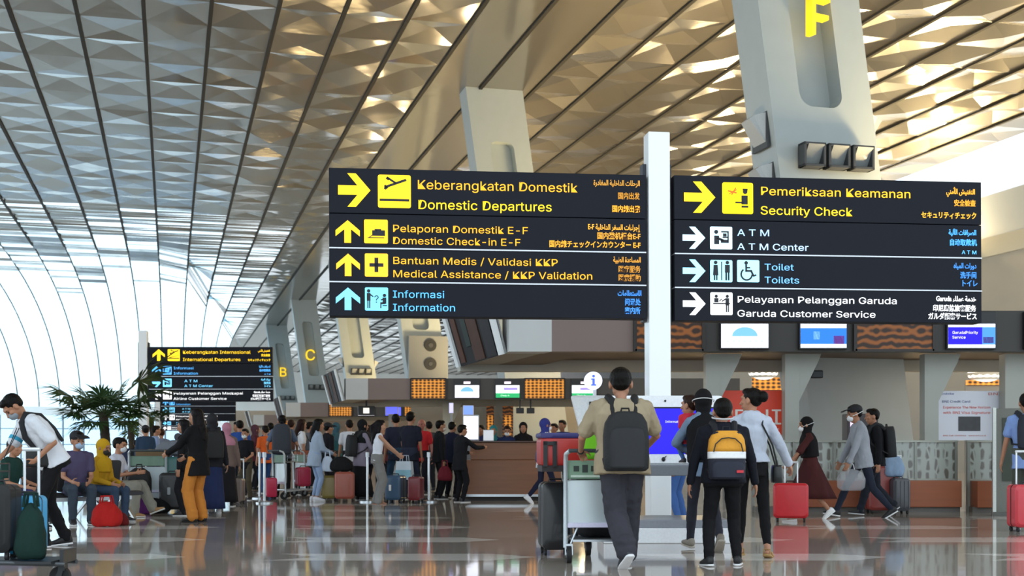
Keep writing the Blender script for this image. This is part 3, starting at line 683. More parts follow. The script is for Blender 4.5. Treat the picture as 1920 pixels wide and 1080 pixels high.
# ================================================================ luggage, trolleys, posts, kiosk, counters, palm
M_RUB = mat('#1b1b1d', .7); M_STEEL = mat('#b9bfc4', .28, metal=.85); M_ALUM = mat('#c4cdd2', .35, metal=.55)
def suitcase(label, px, Y, w_, h, d, col, rz=0, handle=0, ribs=0, X=None, z=0, rough=.4, group=None, straps=None, hwid=.09, tag_col=None):
    x = GX(px, Y) if X is None else X
    t = thing('suitcase', label, 'suitcase', (x, Y, z), R(rz), group); m = mat(col, rough, scale=12, vary=.1, coat=.15); f = .055
    mb = MB(); mb.rbox((0, 0, f+(h-f)/2), (w_, d, h-f), min(.06, w_*.2), 5)
    for i in range(ribs):
        x_ = -w_*.36+w_*.72*i/max(1, ribs-1)
        for q in (-1, 1): mb.box((x_, q*d/2, f+(h-f)/2), (w_*.05, .016, (h-f)*.84))
    mb.obj('shell', m, t, True, bevel=.006)
    mb = MB(); mb.loft([[Vector((a*1.012, yy, b_*1.006)) for a, b_ in rrect(-w_/2, f, w_/2, h, min(.06, w_*.2), 5)] for yy in (-.008, .008)]); mb.obj('zip_seam', mat('#161618', .6), t)
    for a in (-1, 1):
        for b_ in (-1, 1):
            mb = MB(); mb.cyl((a*w_*.38-.012, b_*d*.32, .027), (a*w_*.38+.012, b_*d*.32, .027), .027, n=12); mb.box((a*w_*.38, b_*d*.32, .05), (.03, .03, .03)); mb.obj('wheel', M_RUB, t)
    mb = MB(); mb.tube([(-.07, 0, h-.01), (-.06, 0, h+.028), (.06, 0, h+.028), (.07, 0, h-.01)], .011, 6); mb.obj('carry_handle', mat('#232326', .6), t)
    if handle:
        mb = MB(); yy = d*.3
        for q in (-1, 1): mb.tube([(q*hwid, yy, h-.02), (q*hwid, yy, h+handle)], .011, 8)
        mb.tube([(-hwid-.01, yy, h+handle), (hwid+.01, yy, h+handle)], .016, 8); mb.obj('telescopic_handle', mat('#dfe3e6', .3, metal=.3), t)
    if straps:
        mb = MB(); mb.loft([[Vector((a*1.02, yy, b_*1.008)) for a, b_ in rrect(-w_/2, f, w_/2, h, .05, 5)] for yy in (-d*.3, -d*.15)]); mb.obj('luggage_strap', mat(straps, .8), t)
    if tag_col:
        mb = MB(); mb.rbox((-w_*.12, -d/2-.01, h*.55), (.05, .006, .12), .01); mb.obj('luggage_tag', mat(tag_col, .6), t)
    return t
def soft_bag(name, label, cat, loc, r, col, rz=0, group=None, strap=None, neck=0, amt=.03):
    """slumped cloth bag: bulging body, handles"""
    t = thing(name, label, cat, loc, R(rz), group); mb = MB()
    k = [(0, .72), (.08, .95), (.3, 1.05), (.6, .95), (.85, .7), (1, .35 if not neck else .14)]
    mb.loft([mb.ring((0, 0, r[2]*a), (r[0]*b_, 0, 0), (0, r[1]*b_, 0), 20, 2.8) for a, b_ in k])
    o = mb.obj('bag_body', cloth(col, 14), t, 'all', sub=1); wr = bpy.data.textures.get('bagfold') or bpy.data.textures.new('bagfold', 'CLOUDS'); wr.noise_scale = .12
    d = o.modifiers.new('folds', 'DISPLACE'); d.texture = wr; d.strength = amt; d.texture_coords = 'LOCAL'
    if strap:
        for q in (-1, 1):
            mb = MB(); mb.tube([(-r[0]*.4, q*r[1]*.3, r[2]*.92), (-r[0]*.3, q*r[1]*.35, r[2]*.92+strap), (r[0]*.3, q*r[1]*.35, r[2]*.92+strap), (r[0]*.4, q*r[1]*.3, r[2]*.92)], .012, 6); mb.obj('bag_handle', cloth(col, 14), t, True)
    return t
def trolley(label, x, Y, rz, panel='#c3cdd0', ad=None, group='airport baggage trolleys', M_ALUM=M_ALUM, M_STEEL=M_STEEL):
    """pushed along +Y in its own frame; handle at the rear"""
    t = thing('baggage_trolley', label, 'trolley', (x, Y, 0), R(rz), group); w_ = .30
    for q in (-1, 1):
        mb = MB(); mb.tube([(q*w_, 0, .14), (q*w_, -.01, .5), (q*w_, -.03, .95), (q*w_, -.06, 1.0), (q*(w_-.03), -.13, 1.03)], .02, 10); mb.obj('upright', M_ALUM, t, True)
        mb = MB(); mb.tube([(q*w_, 0, .17), (q*w_*.8, .45, .2), (q*.12, .88, .18)], .018, 8); mb.obj('side_rail', M_ALUM, t, True)
        mb = MB(); mb.tube([(q*(w_-.02), .02, .1), (q*(w_-.12), .05, .33)], .008, 6); mb.obj('brace', M_STEEL, t)
    mb = MB(); mb.tube([(-w_+.02, -.13, 1.03), (w_-.02, -.13, 1.03)], .019, 10); mb.obj('push_handle', mat('#3b4347', .6), t, True)
    mb = MB(); mb.rbox((0, .03, .55), (.56, .025, .42), .02); mb.obj('back_panel', mat(panel, .3, metal=.35, scale=3), t)
    mb = MB(); mb.rbox((0, .0, .345), (.56, .03, .045), .01); mb.obj('panel_strip', mat('#d9d6ee', .3), t)
    mb = MB(); mb.rbox((0, .01, .855), (.56, .03, .17), .015); a = mb.obj('advert_board', mat(ad or '#6f8a78', .5, scale=8, vary=.2), t)
    if ad:
        mb = MB()
        for i in range(6): mb.box((-.2+.08*i, -.008, .865), (.05, .006, .05+.02*(i % 2)))
        mb.obj('advert_lettering', mat('#2e3a34', .6), a)
        mb = MB(); mb.box((0, -.008, .795), (.5, .006, .02)); mb.obj('advert_line', mat('#c6d6c8', .6), a)
    mb = MB()
    for q in (-1, 1): mb.tube([(q*.25, .05, .78), (q*.25, .3, .8), (q*.25, .3, .93)], .008, 6)
    for z in (.8, .87, .93): mb.tube([(-.25, .3, z), (.25, .3, z)], .007, 6)
    mb.obj('basket', M_STEEL, t)
    mb = MB(); mb.box((0, .42, .2), (.46, .8, .02)); mb.box((0, .86, .24), (.26, .03, .1)); mb.obj('platform', M_STEEL, t)
    for q, yy in ((-w_+.03, -.02), (w_-.03, -.02), (0, .8)):
        mb = MB(); mb.cyl((q-.022, yy, .078), (q+.022, yy, .078), .078, n=18); wh = mb.obj('wheel', M_RUB, t, True)
        mb = MB(); mb.cyl((q-.026, yy, .078), (q+.026, yy, .078), .03, n=12); mb.box((q, yy+.02, .15), (.07, .05, .05))
        for e in (-1, 1): mb.bar((q+e*.032, yy+.02, .15), (q+e*.032, yy, .07), .008, .04)
        mb.obj('wheel_fork', M_STEEL, wh)
    return t
def stanchion(label, px, Y, belt_to=None):
    x = GX(px, Y); t = thing('stanchion', label, 'barrier post', (x, Y, 0), 0, 'queue barrier posts')
    mb = MB(); mb.cyl((0, 0, 0), (0, 0, .025), .17, .165, 24); mb.cyl((0, 0, .025), (0, 0, .05), .15, .05, 24); mb.obj('base', M_STEEL, t, True)
    mb = MB(); mb.cyl((0, 0, .04), (0, 0, .9), .026, n=16); mb.obj('post', mat('#d5dadd', .2, metal=.6), t, True)
    mb = MB(); mb.cyl((0, 0, .9), (0, 0, 1.0), .04, n=16); mb.obj('belt_head', mat('#c6ccd0', .3, metal=.5), t, True)
    if belt_to:
        d = Vector((GX(belt_to[0], belt_to[1])-x, belt_to[1]-Y, 0)); mb = MB(); mb.bar((0, 0, .95), (d.x, d.y, .95), .045, .006); mb.obj('belt', mat('#23335c', .8), t)
    return t
for a in (('silver queue post in front of the woman in the white sleeveless top', 689, 25.6), ('silver queue post in front of the dark red suitcase', 804, 25.6),
          ('silver queue post left of the man with the grey backpack', 496, 25.0), ('silver queue post farthest left in the queue area beside the tan coat', 487, 27.5)):
    stanchion(*a)

# information counter: wooden front with a ledge and a metal foot strip
def wood_desk():
    Y = 26.3; x0, x1 = GX(872, Y), GX(1052, Y); t = thing('information_desk', 'brown wooden service desk with metal kick strip behind the queue', 'desk', ((x0+x1)/2, Y, 0)); w_ = x1-x0
    mb = MB(); mb.box((0, .4, .48), (w_, .8, .72)); mb.obj('lower_front', M_WOOD, t, bevel=.015)
    mb = MB(); mb.box((.06, .38, 1.02), (w_-.1, .76, .36)); mb.obj('upper_front', M_WOOD, t, bevel=.015)
    mb = MB(); mb.box((.06, .38, 1.215), (w_-.04, .82, .035)); mb.obj('counter_top', mat('#4a332b', .25, scale=5), t, bevel=.008)
    mb = MB(); mb.box((0, -.02, .11), (w_, .04, .05)); mb.obj('kick_strip', M_STEEL, t)
    mb = MB(); mb.box((0, .4, .06), (w_-.06, .7, .12)); mb.obj('plinth', mat('#2c2523', .6), t)
wood_desk()
# lit display stand and counter monitors behind the desk
def light_panel(label, px0, px1, py0, py1, Y, col, e, cat='screen', name='light_box', frame='#e4e6ea', legs=True):
    x0, x1, z0, z1 = GX(px0, Y), GX(px1, Y), GZ(py1, Y), GZ(py0, Y); t = thing(name, label, cat, ((x0+x1)/2, Y, 0)); 
    mb = MB(); mb.box((0, .05, (z0+z1)/2), (x1-x0, .1, z1-z0)); mb.obj('casing', mat(frame, .5), t, bevel=.01)
    mb = MB(); mb.box((0, -.004, (z0+z1)/2), ((x1-x0)*.88, .01, (z1-z0)*.88)); mb.obj('display', glow(col, e), t)
    if legs: mb = MB(); mb.box((0, .06, z0/2), (min(.3, (x1-x0)*.5), .08, z0)); mb.obj('stand', mat('#9a9da0', .5), t)
    return t
light_panel('tall glowing white display behind the wooden desk', 868, 898, 778, 826, 27.8, '#f1f2ff', 1.15)
light_panel('small blue lit screen behind the wooden desk, above the white display', 868, 888, 760, 778, 33, '#6f8cf0', 1)
light_panel('slim purple lit screen left of the white display', 842, 850, 755, 775, 33, '#b9b4f5', 1)
light_panel('blue-violet monitor on the wall under the third island canopy', 722, 747, 761, 777, 50, '#5e66ee', 1)
light_panel('white paper notice standing right of the white display behind the desk', 906, 926, 806, 827, 27.2, '#dfe3ea', .35, 'notice', 'notice_stand')
for px0, px1, lab in ((912, 926, 'narrow carved amber panel left of the doorway behind the desk'), (942, 962, 'carved amber panel right of the narrow one behind the desk')):
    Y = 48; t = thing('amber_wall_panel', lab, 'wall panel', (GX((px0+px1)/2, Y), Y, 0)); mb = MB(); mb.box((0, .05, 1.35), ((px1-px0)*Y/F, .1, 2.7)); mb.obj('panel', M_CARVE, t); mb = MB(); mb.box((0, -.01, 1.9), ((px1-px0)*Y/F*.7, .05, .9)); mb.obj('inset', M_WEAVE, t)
Y = 47; t = thing('picture_sign', 'dark framed picture sign with a white square under the far canopy', 'sign', (GX(687, Y), Y, GZ(770, Y))); mb = MB(); mb.box((0, 0, 0), (.6, .08, .34)); mb.obj('casing', mat('#2c2c2b', .5), t, bevel=.01); mb = MB(); mb.box((.0, -.045, 0), (.22, .02, .2)); mb.obj('display', glow('#efe9e0', .8), t); mb = MB(); mb.box((0, 0, .32), (.06, .06, .4)); mb.obj('hanger', M_BLK, t)
for px in (975, 995): Y = 46; t = tag(MB().box((GX(px, Y), Y, GZ(770, Y)), (.28, .2, .2)).box((GX(px, Y), Y, GZ(770, Y)+.3), (.05, .05, .45)).obj('ceiling_speaker', M_BLK, bevel=.02), 'small black wall speaker, %s of two, over the desk staff' % ('left' if px == 975 else 'right'), 'speaker')
Y = 24.9; tag(MB().box((GX(1530, Y), Y, GZ(702, Y)), (.24, .2, .15)).bar((GX(1530, Y), Y, GZ(702, Y)), (GX(1484, 24.3), 24.3, GZ(702, Y)-.02), .04, .04).obj('wall_speaker', M_BLK, bevel=.02), 'small black box speaker on an arm beside the bracket post', 'speaker')

# touch-screen kiosk: plinth, shelf, two lit faces around the sign pole
def kiosk():
    Y = 14.5; cx = GX(1246, Y); t = thing('information_kiosk', 'white information kiosk with a blue touch screen and stepped white base', 'kiosk', (cx, Y, 0)); s = Y/F
    zz = lambda py: GZ(py, Y); w_ = 1.32
    mb = MB(); mb.box((.0, .25, .085), (w_+.1, 1.1, .17)); mb.obj('base_step', mat('#eef0f4', .3, coat=.3), t, bevel=.01)
    mb = MB(); mb.box((.0, .25, .215), (w_+.08, 1.06, .09)); mb.obj('base_band', mat('#8b8f97', .4), t, bevel=.01)
    mb = MB(); mb.rbox((0, .0, (zz(742)+zz(872))/2), (w_, .12, zz(742)-zz(872)), .05); mb.obj('screen_frame', mat('#eceff4', .3), t)
    mb = MB(); mb.rbox((0, -.065, (zz(764)+zz(851))/2), (w_-.14, .01, zz(764)-zz(851)), .01); d = mb.obj('display', glow('#2a24dc', 1.05), t)
    mb = MB(); mb.box((0, -.07, zz(764)-.005), (w_-.12, .012, .018)); mb.obj('screen_edge', M_BLK, t)
    for tx, x_, py, h in (('Information', .0, 793, .05), ('Touch', -.22, 826, .035), ('Search Menu', .2, 835, .03), ('Tap the screen', -.36, 843, .035), ('to start', -.36, 849, .03)):
        lettering(tx, h, x_, -.072, zz(py), glow('#cfd4fb'), d, extrude=.001)
    mb = MB(); mb.ell((-.02, -.07, zz(861)), (.022, .01, .026)); mb.cap((.0, -.07, zz(857)), (.012, -.07, zz(855)), .007, .004); mb.obj('maker_mark', M_BLK, t)
    mb = MB(); mb.cyl((.0, -.06, zz(752)), (.0, -.072, zz(752)), .012, n=12); mb.obj('camera_eye', M_BLK, t)
    mb = MB(); mb.box((0, .2, zz(882)), (w_, .6, .12)); mb.obj('shelf', mat('#6f7379', .45), t, bevel=.01)
    for q in (-1, 1): mb = MB(); mb.box((q*.55, .3, .52), (.06, .3, .55)); mb.obj('leg', mat('#45484e', .5), t)
kiosk()
def i_totem():
    Y = 17.6; s = Y/F; t = thing('information_totem', 'white tapering totem topped by a round sign with a blue letter i', 'sign', (GX(1112, Y), Y, 0))
    zz = lambda py: GZ(py, Y)
    mb = MB(); mb.prism([(-42*s, zz(742)), (26*s, zz(742)), (26*s, .02), (-6*s, .02), (-16*s, zz(846))], -.12, .12); mb.obj('body', mat('#eef1f5', .3), t, bevel=.03)
    mb = MB(); mb.cyl((3*s, 0, zz(744)), (3*s, 0, zz(728)), .025, n=10); mb.obj('stem', mat('#dfe3e8', .3), t)
    mb = MB(); mb.cyl((0, -.04, zz(714)), (0, .04, zz(714)), 17*s, n=32); ds = mb.obj('disc', glow('#dfe6fa', .9), t, True)
    mb = MB(); mb.prism([(-.03, -.07), (.04, -.07), (.04, -.05), (.02, -.05), (.02, .03), (-.03, .03), (-.03, .012), (-.012, .012), (-.012, -.05), (-.03, -.05)], -.055, -.041); mb.prism(disc(.004, .062, .019, 14), -.055, -.041); o = mb.obj('letter_i', glow('#4c63d8'), ds); o.location = (0, 0, zz(714))
    mb = MB(); mb.box((-5*s, -.13, zz(757)), (.05, .03, .05)); mb.obj('camera', M_BLK, t)
i_totem()

# right side: etched glass barrier on wood, gate post, posters
M_ETCH = None
def etched():
    m = bpy.data.materials.new('etched_glass'); m.use_nodes = True; n = m.node_tree; b = n.nodes['Principled BSDF']
    tc = n.nodes.new('ShaderNodeTexCoord'); mp = n.nodes.new('ShaderNodeMapping'); mp.inputs['Scale'].default_value = (2.6, 1, 1.7); n.links.new(tc.outputs['Object'], mp.inputs[0])
    v = n.nodes.new('ShaderNodeTexVoronoi'); v.feature = 'DISTANCE_TO_EDGE'; v.inputs['Scale'].default_value = 3.2; v.inputs['Randomness'].default_value = .55; n.links.new(mp.outputs[0], v.inputs['Vector'])
    wv = n.nodes.new('ShaderNodeTexWave'); wv.bands_direction = 'X'; wv.inputs['Scale'].default_value = .8; n.links.new(mp.outputs[0], wv.inputs['Vector'])
    ml = n.nodes.new('ShaderNodeMath'); ml.operation = 'MULTIPLY'; n.links.new(v.outputs['Distance'], ml.inputs[0]); n.links.new(wv.outputs['Fac'], ml.inputs[1])
    r = n.nodes.new('ShaderNodeValToRGB'); r.color_ramp.elements[0].position = .04; r.color_ramp.elements[1].position = .16; r.color_ramp.elements[0].color = lin('#a5aba4'); r.color_ramp.elements[1].color = lin('#6a665f')
    n.links.new(ml.outputs[0], r.inputs[0]); n.links.new(r.outputs[0], b.inputs['Base Color']); b.inputs['Roughness'].default_value = .12; return m
M_ETCH = etched()
def barrier(label, px0, px1, Y, wood0, posts):
    x0, x1 = GX(px0, Y), GX(px1, Y); t = thing('glass_barrier', label, 'barrier', (x0, Y, 0), 0, 'etched glass barriers'); L = x1-x0; n_ = posts
    for i in range(n_):
        a, b_ = L*i/n_, L*(i+1)/n_
        mb = MB(); mb.box(((a+b_)/2, 0, .86), (b_-a-.04, .025, .62)); mb.obj('glass_panel', M_ETCH, t)
    for i in range(n_+1): mb = MB(); mb.box((L*i/n_, 0, .6), (.045, .07, 1.2)); mb.obj('post', mat('#8d8f88', .4, metal=.4), t)
    mb = MB(); mb.box((L/2, 0, 1.19), (L+.06, .09, .03)); mb.obj('top_rail', mat('#9c9d93', .35, metal=.4), t)
    mb = MB(); mb.box(((wood0+L)/2, -.1, .31), (L-wood0, .4, .44)); mb.obj('wood_base', mat('#9c5634', .45, scale=4, vary=.2, stretch=(.2, 1, 3)), t, bevel=.01)
    mb = MB(); mb.box((L/2, -.06, .05), (L, .3, .1)); mb.obj('plinth', mat('#6e6a64', .5), t)
    mb = MB(); mb.box((L/2, 0, .545), (L, .06, .03)); mb.obj('lower_rail', mat('#9c9d93', .35, metal=.4), t)
barrier('long etched glass barrier on a brown wooden base behind the walkers', 1412, 1792, 21.6, .6, 5)
barrier('short etched glass barrier beside the grey poster stand', 1815, 1862, 21.4, .05, 1)
def poster_stand():
    Y = 20.2; t = thing('poster_stand', 'grey upright panel stand with a dark green picture beside the short barrier', 'display board', (GX(1906, Y), Y, 0), R(-14)); zz = lambda py: GZ(py, Y)
    mb = MB(); mb.box((-.2, .06, zz(870)), (.16, .1, zz(790)*1.1)); 
    mb = MB(); mb.box((0, .05, .85), (.62, .06, 1.7)); mb.obj('panel', mat('#6f7068', .5), t, bevel=.01)
    mb = MB(); mb.box((.02, .01, 1.05), (.46, .02, 1.0)); pc = mb.obj('picture', mat('#26301f', .35, scale=3, vary=.6), t)
    mb = MB(); mb.cyl((-.02, .0, 1.42), (-.02, -.006, 1.42), .05, n=16); mb.obj('blue_dot', glow('#5a5cf0', .9), pc)
    mb = MB(); mb.box((-.33, .03, .85), (.05, .12, 1.72)); mb.obj('edge_post', mat('#c0c2bd', .3, metal=.5), t)
    mb = MB(); mb.box((0, .05, .03), (.7, .3, .06)); mb.obj('foot', mat('#5c5d58', .5), t)
poster_stand()
def poster(name, label, px0, px1, py0, py1, Y, col, lines, picture=None):
    x0, x1, z0, z1 = GX(px0, Y), GX(px1, Y), GZ(py1, Y), GZ(py0, Y); t = thing(name, label, 'poster', ((x0+x1)/2, Y, 0)); w_ = x1-x0
    mb = MB(); mb.box((0, .04, (z0+z1)/2), (w_, .08, z1-z0)); mb.obj('board', mat(col, .45, scale=2, vary=.04), t, bevel=.006)
    for q in (-1, 1): mb = MB(); mb.box((q*w_*.4, .06, z0/2), (.06, .06, z0)); mb.obj('leg', mat('#8f8f8c', .4), t)
    for (tx, px, py, cap, c_, wd) in lines:
        lettering(tx, cap*Y/F/.72, GX(px, Y)-(x0+x1)/2, -.004, GZ(py, Y), mat(c_, .5), t, extrude=.002, width=wd*Y/F if wd else None, bold=.002)
    if picture:
        a, b_, c_, d_ = picture; mb = MB(); mb.box((GX((a+c_)/2, Y)-(x0+x1)/2, -.006, GZ((b_+d_)/2, Y)), ((c_-a)*Y/F, .012, (d_-b_)*Y/F)); p = mb.obj('card_picture', mat('#2b2c30', .4, scale=9, vary=.6), t)
    return t
poster('red_poster', 'bright red advertising board with large white letters', 1346, 1470, 732, 815, 24.6, '#ee4a30', [('BNI', 1374, 796, 40, '#f6efe8', 86), ('Melayani Negeri', 1408, 806, 5, '#f3d9cf', 52)])
poster('white_poster', 'white credit card advertising board with red lettering and a dark card', 1758, 1882, 733, 826, 24.4, '#d6d8e2',
       [('BNI Credit Card', 1766, 755, 6, '#2a3f7a', 52), ('Experience The New Horizon', 1768, 766, 6.5, '#d8503c', 88), ('with BNI Visa Signature', 1768, 776, 6.5, '#d8503c', 88), ('mobile', 1760, 740, 5, '#4a5a9a', 28), ('BNI', 1852, 741, 7, '#c46a58', 24), ('BNI Call 1500046   www.bni.co.id', 1768, 818, 3.5, '#c96a5c', 80)], (1797, 781, 1838, 808))
Y = 23.2; t = thing('self_service_machine', 'dark self-service machine with small lilac screens behind the grey-jacketed man', 'machine', (GX(1618, Y), Y, 0)); mb = MB(); mb.box((0, .2, .85), (.56, .4, 1.7)); mb.obj('cabinet', mat('#3a3538', .5), t, bevel=.02)
for q in (-1, 1): mb = MB(); mb.box((q*.17, -.01, 1.5), (.12, .02, .14)); mb.obj('display', glow('#e3c8ea', 1), t)
mb = MB(); mb.box((0, -.03, .95), (.5, .12, .04)); mb.obj('shelf', mat('#5a565a', .5), t)
# palm in a round planter, and another behind it
M_FROND = mat('#2f4a22', .55, scale=6, vary=.4); M_FROND2 = mat('#5c7a2c', .55, scale=6, vary=.35); M_TRUNK = mat('#3f362c', .9, bump=.8, scale=18, stretch=(1, 1, 4))
def palm(label, px, Y, trunk_h, fr, n, fm, seed):
    rg = random.Random(seed); t = thing('fan_palm', label, 'palm', (GX(px, Y), Y, 0), 0, 'palms')
    mb = MB(); mb.loft([mb.ring((0, 0, z), (r, 0, 0), (0, r, 0), 20) for z, r in ((0, .42), (.1, .46), (.55, .52), (.6, .54), (.6, .46), (.52, .46))]); mb.obj('planter', mat('#77706a', .6), t, 'all')
    mb = MB(); mb.loft([mb.ring((.04*math.sin(z*2), 0, z), ((.13-.02*z/trunk_h)*(1+.06*(i % 2)), 0, 0), (0, (.13-.02*z/trunk_h)*(1+.06*(i % 2)), 0), 14) for i, z in enumerate([.5+(trunk_h-.5)*k/24 for k in range(25)])]); mb.obj('trunk', M_TRUNK, t, True)
    for i, (az, el, ln) in enumerate(fr):
        a, e = R(az), R(el); d = Vector((math.cos(a)*math.cos(e), math.sin(a)*math.cos(e), math.sin(e))); b0 = Vector((0, 0, trunk_h-.1)); tip = b0+d*ln*.55+Vector((0, 0, -.04*ln))
        mb = MB(); mb.tube([b0, b0.lerp(tip, .5)+Vector((0, 0, .06)), tip], [.022, .016, .01], 6); st = None
        x, y, z = frame(d); R_ = ln*.62; nl = 22
        for k in range(nl):
            f = R(-115+230*k/(nl-1)); ld = (d*math.cos(f)+x*math.sin(f)).normalized(); L = R_*(.75+.25*math.cos(f))*rg.uniform(.85, 1.1); sd = ld.cross(y).normalized(); droop = Vector((0, 0, -1))*L*rg.uniform(.12, .4)
            p0, p1, p2 = tip, tip+ld*L*.55+y*.04*rg.uniform(-1, 1)+droop*.25, tip+ld*L+droop; ww = .03*ln
            q = [p0-sd*.006, p0+sd*.006, p1+sd*ww, p2, p1-sd*ww, p1+y*.012]
            mb.add(q, [(0, 1, 5), (1, 2, 5), (2, 3, 5), (3, 4, 5), (4, 0, 5)])
        mb.obj('frond', fm, t)
rg = random.Random(3)
FR = [(180, 34, 1.75), (175, 12, 1.3), (200, 25, 1.4), (0, 48, 2.35), (8, 30, 1.9), (-15, 18, 1.3), (0, 8, 1.2), (90, 50, 1.1), (60, 30, 1.4), (120, 28, 1.4), (250, 20, 1.3), (290, 25, 1.4), (320, 15, 1.2), (220, 5, 1.1), (150, -8, 1.0), (40, -8, 1.0), (270, -12, 1.0), (190, -18, .9), (-20, -15, .95), (270, 60, 1.0), (170, 48, 1.1), (20, 62, 1.2)]
palm('dark green fan palm in a round planter behind the seated travellers', 196, 32, 2.0, FR, 0, M_FROND, 2)
palm('lighter green palm half hidden behind the larger dark palm', 246, 46, 2.1, [(rg.uniform(0, 360), rg.uniform(-25, 40), rg.uniform(.7, 1.1)) for _ in range(14)], 0, M_FROND2, 4)
palm('small far palm beside the post of the International Departures sign', 286, 60, 2.6, [(rg.uniform(0, 360), rg.uniform(-25, 40), rg.uniform(.8, 1.2)) for _ in range(12)], 0, M_FROND, 6)
# ================================================================ people: one continuous body, clothes and hair as its children
SKIN = '#a8765a'
def skin(h=SKIN): return mat(h, .55, scale=14, vary=.08, bump=.1)
def rot_zx(yaw, pitch): return Matrix.Rotation(R(yaw), 3, 'Z') @ Matrix.Rotation(R(-pitch), 3, 'X')
def ik(a, t, l1, l2, pole):
    """two-bone chain from a to t: returns the middle joint and the reached end"""
    d = t-a; L = d.length; m = (l1+l2)*.998
    if L > m: d = d*(m/L); L = m; t = a+d
    c = (l1*l1+L*L-l2*l2)/(2*l1*L); c = max(-1, min(1, c)); z = d.normalized()
    p = pole-z*pole.dot(z)
    if p.length < 1e-4: p = Vector((0, 0, -1))
    p.normalize(); return a+z*(l1*c)+p*(l1*math.sqrt(1-c*c)), t
VOX = {'hi': (.0075, .011), 'mid': (.0105, .014), 'lo': (.014, .018)}
def remesh(o, v, smooth=2):
    r = o.modifiers.new('skin', 'REMESH'); r.mode = 'VOXEL'; r.voxel_size = v; r.use_smooth_shade = True
    if smooth:
        q = o.modifiers.new('smooth', 'SMOOTH'); q.factor = .5; q.iterations = smooth
    return o
def wrinkle(o, amt, sc=.075):
    t = bpy.data.textures.get('folds%g' % sc) or bpy.data.textures.new('folds%g' % sc, 'CLOUDS'); t.noise_scale = sc; t.noise_depth = 2
    d = o.modifiers.new('folds', 'DISPLACE'); d.texture = t; d.strength = amt; d.mid_level = .5; d.texture_coords = 'LOCAL'
class Person: pass
